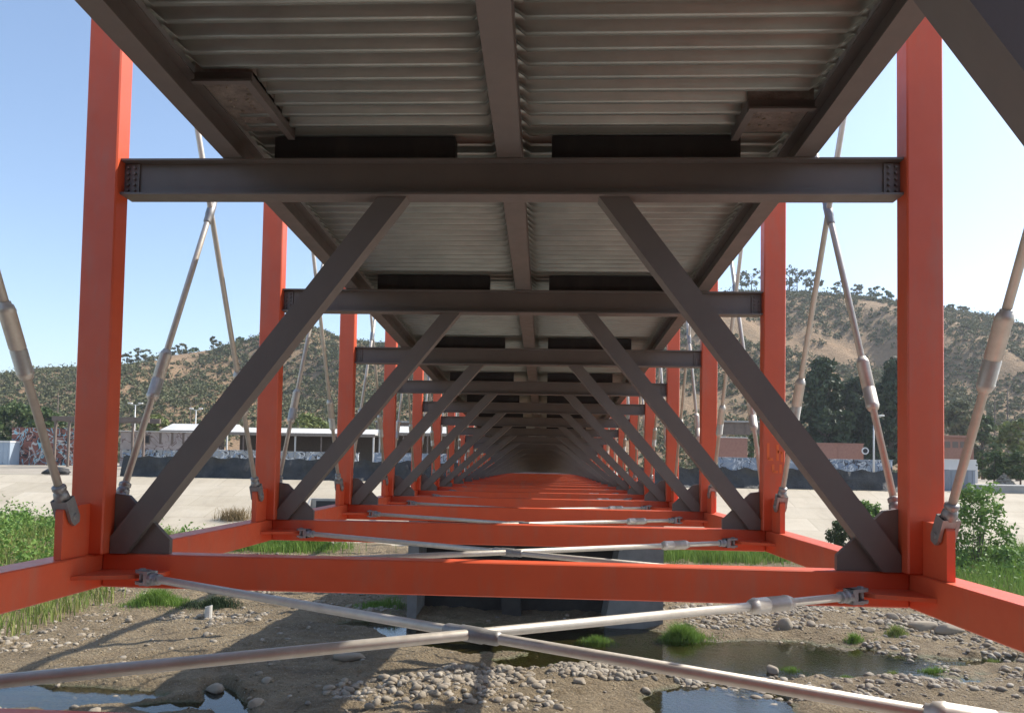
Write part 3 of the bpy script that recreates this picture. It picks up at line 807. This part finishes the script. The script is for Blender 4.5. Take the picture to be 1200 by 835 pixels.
o=mb.build('pipe_stub',PIPE); o.location=(g.x,g.y,float(bed_z(np.array([g.x]),np.array([g.y]))[0])); tag(o,'short pale broken pipe standing upright in the mud at left','pipe')

# ------------------------------------------------------------------ grasses
def blades(x,y,z,h,w,rs,bend=.45):
    n=len(x); a=rs.random(n)*6.283; ca,sa=np.cos(a),np.sin(a); b=rs.random(n)*6.283; k=bend*h*rs.uniform(.2,1,n)
    bx,by=np.cos(b)*k,np.sin(b)*k; w=w*rs.uniform(.6,1.3,n)
    P0=np.stack([x,y,z-.05],1); P1=P0+np.stack([bx*.3,by*.3,h*.6],1); P2=P0+np.stack([bx,by,h],1); S=np.stack([ca*w,sa*w,0*w],1)
    V=np.stack([P0-S,P0+S,P1+S*.8,P1-S*.8,P2+S*.12,P2-S*.12],1).reshape(-1,3)
    i=np.arange(n)[:,None]*6; F=np.concatenate([i+np.array([[0,1,2,3]]),i+np.array([[3,2,4,5]])],0)
    return V,F
rs=np.random.default_rng(5)
def sward(name,label,mat,n,fx,hmin,hmax,w,kind='stuff',bend=.45,cat='grass',dome=False):
    x,y=fx(n); z=bed_z(x,y)
    h=rs.uniform(hmin,hmax,len(x))*(.45+1.3*(vnoise(x*.7,y*.7,91)))
    if dome:
        mx,my=x.mean(),y.mean(); q=((x-mx)/(x.std()*2))**2+((y-my)/(y.std()*2))**2; h=h*np.clip(1.25-.95*q,.25,1.3)
    V,F=blades(x,y,z,h,w,rs,bend); return tag(link(name,fast_mesh(name,V,F,mat)),label,cat,kind=kind)
def left_bank(n):
    x=rs.uniform(-62,-19,n*2); y=rs.uniform(14,56,n*2)
    e=x+.18*(y-22)+fbm(x*.25,y*.25,3,4)*4
    k=(e<-21.5)&(rs.random(n*2)<sstep(-21.5,-23,e)*.8+.4); return x[k][:n],y[k][:n]
sward('reed_bank','tall green and straw coloured reeds covering the left river bank',REED,46000,left_bank,.35,.85,.022,cat='reeds')
def right_bank(n):
    x=rs.uniform(22,66,n*2); y=rs.uniform(34,56,n*2); e=x-.1*(y-35)+fbm(x*.25,y*.25,3,6)*5
    k=(e>27); return x[k][:n],y[k][:n]
sward('grass_bank','long green grass covering the right river bank behind the chord',GRASS,30000,right_bank,.4,1.0,.02)
def toe_l(n): return rs.normal(-21.5,2.2,n),rs.normal(52.8,1.2,n)
sward('toe_grass','green and yellow grass strip at the bank toe left of the pier',GRASS,7000,toe_l,.5,1.2,.022)
def toe_r(n): return rs.normal(14,3.6,n),rs.normal(54.2,1.4,n)
sward('toe_grass','green grass strip at the bank toe right of the pier',GRASS,9000,toe_r,.5,1.2,.022)
def clump(u,v,a,b,n):
    g=gpx(u,v); r=np.abs(rs.normal(0,.55,n)); t=rs.random(n)*6.283; return g.x+a*r*np.cos(t),g.y+b*r*np.sin(t)
for u,v,a,b,n,h,mat,lab in [(795,746,1.5,.8,3600,.85,GRASS,'bright green grass clump standing in the pool right of the pier'),
        (700,748,1.6,.7,1200,.35,GRASS,'low green weeds at the water edge in front of the pier'),
        (1000,752,.7,.4,500,.4,GRASS,'small grass tuft in the right pool'),
        (1050,748,.8,.5,600,.45,REED,'yellowish grass tuft on the right cobble bar'),
        (1090,783,.9,.4,700,.4,GRASS,'bright green weed patch between the right pool and the cobbles'),
        (930,781,1.4,.5,900,.25,GRASS,'thin green weeds growing in the middle of the right pool'),
        (990,792,.9,.4,500,.25,GRASS,'thin green weeds at the near edge of the right pool'),
        (1165,772,.7,.4,400,.4,REED,'dry yellow tuft on the right cobbles near the chord'),
        (1045,800,.5,.3,260,.3,REED,'small yellow tuft on cobbles above the near right rod'),
        (185,712,2.6,1.4,3000,.5,GRASS,'low green weeds on the mud below the left column'),
        (250,716,2.2,1.2,1800,.45,LEAFD,'dark shaded weeds behind the broken pipe stub'),
        (440,716,2.4,1.2,1600,.5,GRASS,'shaded weeds beside the pier at its left'),
        (655,778,.6,.3,300,.25,GRASS,'tiny weed patch in the middle pool')]:
    sward('grass_clump',lab,mat,n,lambda k,u=u,v=v,a=a,b=b:clump(u,v,a,b,k),h*.4,h,.013,bend=.7,dome=True)
# dry brown weeds on the concrete slope
a=atpx(274,607,63); n=700
x=rs.normal(a.x,.75,n);y=rs.normal(63,.4,n);z=(y-TOE+1.5)/(TOP-TOE+1.5)*(ZT+.1)-.1
V,F=blades(x,y,z,rs.uniform(.4,1.3,n),.02,rs,.6); tag(link('dry_weeds',fast_mesh('dry_weeds',V,F,DRY)),'dry brown weeds growing from a crack in the concrete slope','weeds',kind='stuff')

def weed_bed(name,label,n,fx,r0,r1,mat,leaf,seed):
    q=np.random.default_rng(seed); x,y=fx(q,n); z=bed_z(x,y); r=q.uniform(r0,r1,len(x))*(.5+1.1*vnoise(x*.5,y*.5,93))
    V,F=leaves(np.stack([x,y,z+r*.9],1),r,34,leaf,q,squash=1.25)
    tag(link(name,fast_mesh(name,V,F,mat)),label,'weeds',kind='stuff')
weed_bed('leafy_weeds','dark green leafy weeds growing among the left bank reeds',900,lambda q,n:(q.uniform(-58,-26,n),q.uniform(30,54,n)),.4,1.0,LEAF,.12,101)
weed_bed('leafy_weeds','green leafy weeds growing in the right bank grass',380,lambda q,n:(q.uniform(28,56,n),q.uniform(38,54,n)),.3,.85,LEAF,.11,102)
# willow-like shrubs right
def shrub(x,y,z,h,r,label,seed,mat=LEAF,nc=60,nl=60,leaf=.13):
    rs=np.random.default_rng(seed); root=empty('willow_shrub',(x,y,z)); tag(root,label,'shrub')
    mb=MB();cen=[];rad=[]
    for i in range(nc):
        a=rs.random()*6.283;t=rs.random();q=r*math.sqrt(rs.random())*(1.05-.65*t); zz=h*(.06+.9*t)
        cen.append((q*math.cos(a),q*math.sin(a),zz)); rad.append(r*rs.uniform(.14,.28))
        if i%3==0: mb.tube([(q*.15*math.cos(a),q*.15*math.sin(a),-.1),(q*.7*math.cos(a),q*.7*math.sin(a),zz*.6),cen[-1]],[.035,.02,.008],5,False)
    V,F=leaves(cen,rad,nl,leaf,rs,squash=1.3); link('stem',mb.mesh('stem',BARK),root); link('foliage',fast_mesh('foliage',V,F,mat),root)
def spx(u,vb,vt,Yw,wpx,label,seed,**k):
    a=atpx(u,vb,Yw);b=atpx(u,vt,Yw); shrub(a.x,Yw,a.z,b.z-a.z,wpx*(Yw+7.3)/850/2,label,seed,**k)
spx(1145,665,566,50,84,'bright leafy willow shrub right of the nearest right column',71,nc=70,nl=46,leaf=.16)
spx(1182,690,645,46,60,'low leafy bush at the right edge above the chord',72,nc=60,nl=80)
spx(1018,648,588,52,40,'green willow shrub behind the right gusset plate',73,nc=70,nl=80)
spx(985,648,612,53,40,'pale stalky shrub left of the right gusset plate',74,nc=44,nl=50,mat=LEAFM)

# ------------------------------------------------------------------ bank top: silt fence, walls, buildings
FAB=simple('black_fabric',(.06,.057,.052),(.012,.012,.013),.9,.6,1.0,.12,3.5,8)
def fence(xa,xb,label,seed,h=1.55):
    root=empty('silt_fence',((xa+xb)/2,77.2,ZT)); tag(root,label,'fence'); cx=(xa+xb)/2
    xs=np.arange(xa,xb,.22)-cx; vs=np.linspace(0,1,9)
    rs=np.random.default_rng(seed)
    Xg,Tg=np.meshgrid(xs,vs)
    sag=.30*np.abs(np.sin((Xg+cx)/2.6*math.pi))**1.5*(.4+.9*vnoise((Xg+cx)*.15,Tg*0+1,seed))
    Zg=Tg*(h-sag)+.0; Yg=-.10-.75*(1-Tg)**2*(.6+.8*vnoise((Xg+cx)*.3,Tg*2,seed+1))+.85*fbm((Xg+cx)*.8,Tg*1.6,4,seed+2)
    V=np.stack([Xg,Yg,Zg],-1).reshape(-1,3); nx=len(xs); I=(np.arange(8)[:,None]*nx+np.arange(nx-1)[None]).ravel()
    link('fabric',fast_mesh('fabric',V,np.stack([I,I+1,I+1+nx,I+nx],-1),FAB,True),root)
    k=0
    for x in np.arange(xa,xb,2.6):
        mb=MB(); mb.box(x-cx-.025,x-cx+.025,.12,.17,-.1,h+.12); mb.build('post',BARK,root)
fence(-50,-9,'draped black silt fence along the bank top, left of the bridge',81,2.5)
fence(10,41.5,'draped black silt fence along the bank top, right of the bridge',82,2.4)

def graffiti(name,base,cols,sc=1.2,seed=0,low=.46):
    m_,n,p=new_mat(name); tc=N(n,'ShaderNodeTexCoord'); mp=N(n,'ShaderNodeMapping'); mp.inputs['Location'].default_value=(seed*7.3,0,seed*3.1)
    n.links.new(tc.outputs['Object'],mp.inputs[0])
    def nz(s,d,dist,off):
        t=N(n,'ShaderNodeTexNoise'); t.inputs['Scale'].default_value=s; t.inputs['Detail'].default_value=d; t.inputs['Distortion'].default_value=dist
        m2=N(n,'ShaderNodeMapping'); m2.inputs['Location'].default_value=(off,0,off); n.links.new(mp.outputs[0],m2.inputs[0]); n.links.new(m2.outputs[0],t.inputs['Vector']); return t.outputs['Fac']
    col=ramp(n,nz(.9,6,0,2),[(.3,tuple(c*.72 for c in base)),(.7,base)])
    for i,c in enumerate(cols):
        f=nz(sc*(1+.35*i),1.5,2.2,11*i+3)
        band=ramp(n,f,[(low-.012,(0,)*3),(low,(1,)*3),(low+.028,(1,)*3),(low+.04,(0,)*3)])
        col=mixc(n,band,col,c)
    n.links.new(col,p.inputs['Base Color']); p.inputs['Roughness'].default_value=.85; return m_
GR1=graffiti('graffiti_red_wall',(.30,.12,.09),[(.55,.53,.5),(.03,.03,.035),(.25,.5,.58)],.24,1)
GR2=graffiti('graffiti_pink_wall',(.47,.40,.37),[(.2,.14,.13)],.35,2,.5)
GR3=graffiti('graffiti_low_wall',(.42,.42,.40),[(.05,.05,.06),(.7,.7,.68),(.28,.36,.48)],.3,3)
GR4=graffiti('graffiti_blue_wall',(.33,.38,.44),[(.06,.06,.07),(.62,.64,.66),(.18,.25,.36)],.3,4)
BRICK=simple('brick_face',(.42,.21,.15),(.33,.16,.115),3,.9,.3,.02,30)
ROOF=simple('pale_roof',(.62,.61,.58),(.5,.49,.46),.5,.8,.1)
WROOF=simple('white_roof',(.62,.60,.55),(.52,.5,.46),.5,.7,.1)
BROWN=simple('brown_steel',(.20,.15,.12),(.14,.105,.085),1,.7,.1)
GCON=simple('grey_container',(.30,.32,.36),(.25,.27,.3),.5,.6,.1)
BLU=simple('pale_blue_metal',(.42,.5,.58),(.36,.43,.5),.5,.6,.1)
WHT=simple('white_paint',(.75,.74,.71),(.65,.64,.61),.5,.7,.1)
DARK=simple('dark_void',(.03,.03,.032),(.02,.02,.022),2,.8,.1)
def pxbox(u0,u1,vt,vb,Yw):
    a=atpx(u0,vb,Yw); b=atpx(u1,vt,Yw); v=(u0+u1)/2
    return a.x,b.x,atpx(v,vb,Yw).z,atpx(v,vt,Yw).z
def thing(name,label,cat,x,y,z,group=None): o=empty(name,(x,y,z)); tag(o,label,cat,group); return o
def lbox(parent,name,mat,x0,x1,y0,y1,z0,z1,b=.02):
    l=parent.location; mb=MB(); mb.bbox(x0-l.x,x1-l.x,y0-l.y,y1-l.y,z0-l.z,z1-l.z,b); return mb.build(name,mat,parent)

def wall(name,u0,u1,vt,vb,Yw,mat,label,cat='wall',dep=.4,coping=None,base=None):
    x0,x1,z0,z1=pxbox(u0,u1,vt,vb,Yw); z0=min(z0,ZT+.8) if base is None else base
    o=thing(name,label,cat,(x0+x1)/2,Yw,z0)
    np_=max(1,int(round((x1-x0)/4.)))
    for k in range(np_):
        a=x0+(x1-x0)*k/np_; b=x0+(x1-x0)*(k+1)/np_
        lbox(o,'panel',mat,a+.012,b-.012,Yw,Yw+dep,z0,z1-.1)
    lbox(o,'coping',coping or mat,x0-.06,x1+.06,Yw-.06,Yw+dep+.06,z1-.098,z1)
    return o
wall('graffiti_wall',12,88,501,549,98,GR1,'red brown wall covered in white and blue graffiti, far left')
wall('graffiti_wall',243,304,527,541,90,GR3,'low grey graffiti wall under the white shed roof')
wall('graffiti_wall',306,420,529,543,90,GR3,'low grey graffiti wall right of the second left column')
wall('graffiti_wall',438,545,531,545,90,GR4,'pale blue graffiti wall glimpsed between the far left columns')
wall('graffiti_wall',842,1046,537,552,88,GR4,'long pale blue graffiti wall above the right silt fence')
wall('brick_wall',842,876,512,541,96,BRICK,'short pink brick wall with pale coping left of the small dark tree',coping=WHT)
wall('brick_wall',952,1012,519,542,96,BRICK,'long pink brick wall in front of the dark evergreens')
wall('white_wall',1104,1146,538,554,96,WHT,'low white wall behind the grey container')
# container far left
x0,x1,z0,z1=pxbox(-22,12,516,549,96)
o=thing('storage_container','pale blue container with white lid at the far left edge','container',(x0+x1)/2,97,ZT+.8)
lbox(o,'body',BLU,x0,x1,96,98.4,ZT+.8,z1-.25); lbox(o,'lid',WHT,x0-.05,x1+.05,95.95,98.45,z1-.248,z1)
for k in range(6):
    a=x0+(x1-x0)*(k+.5)/6; lbox(o,'rib',BLU,a-.05,a+.05,95.93,95.998,ZT+.9,z1-.3,.005)
# grey container right
x0,x1,z0,z1=pxbox(1112,1143,550,574,80)
o=thing('storage_container','grey metal container on the bank top, right of the nearest column','container',(x0+x1)/2,81,ZT)
lbox(o,'body',GCON,x0,x1,80,82.4,ZT,z1-.1); lbox(o,'lid',GCON,x0-.04,x1+.04,79.96,82.44,z1-.098,z1)
for k in range(5):
    a=x0+(x1-x0)*(k+.5)/5; lbox(o,'rib',GCON,a-.04,a+.04,79.93,79.998,ZT+.1,z1-.15,.005)
# pink grey building
x0,x1,z0,z1=pxbox(140,236,505,541,100)
o=thing('low_building','low pinkish grey building with one small window and dark streaks','building',(x0+x1)/2,103,ZT+.8)
lbox(o,'wall',GR2,x0,x1,100,108,ZT+.8,z1-.15); lbox(o,'roof',ROOF,x0-.2,x1+.2,99.8,108.2,z1-.148,z1)
wx0,wx1,wz0,wz1=pxbox(169,176,509,520,99.95)
wn=lbox(o,'window',BROWN,wx0,wx1,99.9,99.998,wz0,wz1,.01); mbx=MB(); l=o.location; mbx.box(wx0+.15-l.x,wx1-.15-l.x,-3.13,-3.102,wz0+.2-l.z,wz1-.2-l.z); mbx.build('pane',DARK,wn)
gx0,gx1,gz0,gz1=pxbox(143,225,527,536,99.9); lbox(o,'painted_band',GR3,gx0,gx1,99.93,99.997,gz0,gz1,.005)
for u in (153,186,200,213):
    a,b,c,d_=pxbox(u,u+3,507,520,99.9); lbox(o,'drip_stain_panel',BROWN,a,b,99.96,99.996,c,d_,.002)
# long sheds with pale roofs on posts
def shed(u0,u1,vt,ve,vb,Yw,roof,label,dep=9,nposts=4,fill=True):
    x0,x1,z0,z1=pxbox(u0,u1,vt,vb,Yw); ze=pxbox(u0,u1,ve,vb,Yw)[3]
    o=thing('open_shed',label,'shed',(x0+x1)/2,Yw,ZT+.8); l=o.location
    mb=MB(); mb.prism([(0,ze-l.z),(0,ze-l.z+.12),(dep*.5,z1-l.z),(dep,ze-l.z+.12),(dep,ze-l.z)][::-1],'x',x0-l.x,x1-l.x); mb.build('roof',roof,o)
    lbox(o,'fascia',CONCD,x0,x1,Yw-.12,Yw-.003,ze-.35,ze+.13)
    for k in range(nposts):
        a=x0+.3+(x1-x0-.6)*k/(nposts-1); lbox(o,'post',ROOF if k%3==0 else BROWN,a-.11,a+.11,Yw+.1,Yw+.36,ZT+.8,ze-.002)
    if fill: lbox(o,'back_wall',BARK,x0+.2,x1-.2,Yw+dep-.4,Yw+dep-.2,ZT+.8,ze-.01)
    rsx=random.Random(int(u0))
    if fill:
        for k in range(int((x1-x0)/1.1)):
            a=rsx.uniform(x0+.5,x1-1.5); h=rsx.uniform(.6,2.0); yy=Yw+1+rsx.random()*5
            lbox(o,'stored_crate',rsx.choice([BROWN,DARK,GCON,BARK]),a,a+rsx.uniform(.5,1.4),yy,yy+.9,ZT+.801,ZT+.8+h)
    return o
shed(186,268,495,505,530,118,ROOF,'grey roofed shed behind the pink grey building',fill=False)
shed(252,440,500,508,528,104,WROOF,'long white roofed open shed with dark stored goods inside',nposts=7)
shed(442,560,498,508,530,106,ROOF,'long open shed glimpsed between the far left columns',nposts=5)
# steel canopy frame far left
x0,x1,z0,z1=pxbox(58,174,488,546,92)
o=thing('steel_canopy','brown steel beam frame on posts, crossing behind the nearest left column','frame',(x0+x1)/2,92,ZT+.8)
lbox(o,'beam',BROWN,x0,x1,92,92.4,z1-.7,z1); lbox(o,'beam',BROWN,x0,x1,95,95.4,z1-.7,z1)
for u in (64,80,155,168):
    a=atpx(u,500,92).x; lbox(o,'post',BROWN,a-.14,a+.14,92.05,92.35,ZT+.8,z1-.702)
# far girder bridge at right and its mirror between the left columns
for u0,u1,lab in ((842,905,'brown girder viaduct seen between the right columns'),(440,486,'brown girder viaduct seen between the far left columns')):
    x0,x1,z0,z1=pxbox(u0,u1,495,509,120); o=thing('girder_viaduct',lab,'viaduct',(x0+x1)/2,120,ZT+.8)
    lbox(o,'girder',BROWN,x0,x1,120,121,z0,z1); lbox(o,'deck',CONC,x0-.1,x1+.1,119.6,126,z1+.002,z1+.3)
    nst=max(3,int((x1-x0)/1.6))
    for k in range(nst):
        a=x0+(x1-x0)*(k+.5)/nst; lbox(o,'stiffener',BROWN,a-.05,a+.05,119.9,119.998,z0+.02,z1-.02,.005)
    for a in (x0+.8,x1-1.2): lbox(o,'pier',CONC,a,a+.6,120.5,123,ZT+.8,z0-.002)
# brick building right
x0,x1,z0,z1=pxbox(1104,1141,510,530,125)
o=thing('brick_building','orange brick building with flat roof, right of the nearest right column','building',(x0+x1)/2,128,ZT+.8)
lbox(o,'wall',BRICK,x0,x1,125,132,ZT+.8,z1-.4); lbox(o,'roof',BRICK,x0-.3,x1+.3,124.7,132.3,z1-.398,z1)
for k in range(4):
    a=x0+(x1-x0)*(k+.3)/4; w_=lbox(o,'window',BROWN,a,a+1.0,124.95,124.998,z1-2.2,z1-1.1,.005)
# small meter/box at the end of the pink brick wall
x0,x1,z0,z1=pxbox(1008,1014,521,536,95); o=thing('wall_sign','black and white round sign fixed at the end of the pink brick wall','sign',x1,95,z0)
mb=MB(); mb.tube([(0,.0,.95),(0,.06,.95)],.5,16); mb.build('disc',WHT,o); mb=MB(); mb.tube([(0,-.02,.95),(0,-.002,.95)],.32,16); mb.build('centre',DARK,o); mb=MB(); mb.box(-.06,.06,.062,.12,-.9,1.3); mb.build('post',DARK,o)
# light poles
def lamp(u,vt,vb,Yw,label,head='twin'):
    a=atpx(u,vb,Yw);b=atpx(u,vt,Yw); h=b.z-(ZT+.8); o=thing('light_pole',label,'lamp post',a.x,Yw,ZT+.8)
    mb=MB(); mb.tube([(0,0,0),(0,0,h)],[.13,.08],10); mb.build('pole',WHT,o)
    for s in ((-1,1) if head=='twin' else (1,)):
        mb=MB(); mb.bar((0,0,h-.05),(s*.9,0,h+.1),.07,.07); mb.build('arm',WHT,o)
        mb=MB(); mb.bbox(*sorted((s*.55,s*1.25)),-.2,.2,h+.14,h+.34,.05); mb.build('lamp_head',WHT,o)
lamp(157,474,520,110,'white twin headed light pole right of the nearest left column')
lamp(229,480,505,125,'pale light pole standing over the grey shed roof','twin')
lamp(1024,489,552,84,'thin pale light pole in front of the dark evergreens','single')
for k,(u,vt) in enumerate(((1181,455),(66,462),(222,470),(1166,470))):
    a=atpx(u,520,150); b=atpx(u,vt,150); o=thing('utility_pole',['tall wooden utility pole at the right edge','wooden utility pole left of the nearest left column','wooden utility pole behind the pale light pole','slim wooden utility pole beside the round green tree'][k],'pole',a.x,150,6.4); h=b.z-6.4
    mb=MB(); mb.tube([(0,0,0),(0,0,h)],[.16,.1],8); mb.build('pole',BARK,o); mb=MB(); mb.bar((-1.3,0,h-.6),(1.3,0,h-.6),.1,.12); mb.build('crossarm',BARK,o)
# gravel heap and concrete road edge at right
x0,x1,z0,z1=pxbox(1166,1187,545,565,86)
rs=np.random.default_rng(8); th=rs.random(900)*6.283; q=np.sqrt(rs.random(900)); gx=(x0+x1)/2+q*1.6*np.cos(th); gy=86+q*1.6*np.sin(th); gz=ZT+.3+(1-q)*1.9
V,F=rocks(np.stack([gx,gy,gz],1),rs.uniform(.08,.22,900),rs); tag(link('gravel_heap',fast_mesh('gravel_heap',V,F,STONE)),'pale gravel heap between two bushes at the right edge','gravel heap',kind='stuff')
x0=atpx(1143,570,78).x
mb=MB(); mb.bbox(x0,x0+60,77.0,84,ZT-.2,ZT+.9,.05); tag(mb.build('access_road',CONC),kind='structure')
# drain outlet in the far slope
ya=66.; a=atpx(383,586,ya); o=thing('drain_outlet','concrete drain outlet with a dark mouth in the far slope','drain',a.x,ya,a.z)
zb=(ya-TOE+1.5)/(TOP-TOE+1.5)*(ZT+.1)-.1
lbox(o,'headwall',CONC,a.x-1.8,a.x+2.2,ya,ya+.3,zb-.6,zb+1.25); mb=MB(); l=o.location; mb.box(-1.1,1.5,-.02,-.003,zb-l.z+.1,zb-l.z+1.0); mb.build('mouth',DARK,o)  # mouth is a flat dark panel, the opening's shade put into its colour
for s in (-1,1):
    mb=MB(); xx=-1.8 if s<0 else 2.0; mb.prism([(-2.2,zb-l.z-.9),(0,zb-l.z-.6),(0,zb-l.z+1.25),(-2.2,zb-l.z-.35)][::-1],'x',xx,xx+.2); mb.build('wing_wall',CONC,o)

# ------------------------------------------------------------------ air
m_=bpy.data.materials.new('haze'); m_.use_nodes=True; n=m_.node_tree; n.nodes.remove(n.nodes['Principled BSDF'])
v=N(n,'ShaderNodeVolumePrincipled'); v.inputs['Color'].default_value=(.86,.92,1,1); v.inputs['Density'].default_value=.00024; v.inputs['Anisotropy'].default_value=.35
n.links.new(v.outputs[0],n.nodes['Material Output'].inputs['Volume'])
mb=MB(); mb.box(-1700,1700,-1600,3600,-2,190); tag(mb.build('haze',m_),kind='stuff')

# dark tarpaulin heap on the left bank top
g=atpx(66,556,78.5); q=np.random.default_rng(4); vv=rockvariant(IV2,IF2,q,3,.3)*np.array([1.7,.9,1.5])
o=link('tarpaulin_heap',fast_mesh('tarpaulin_heap',vv,IF2,FAB,True)); o.location=(g.x,78.5,ZT+.35); tag(o,'crumpled dark tarpaulin heap on the bank top, left of the nearest left column','tarpaulin')
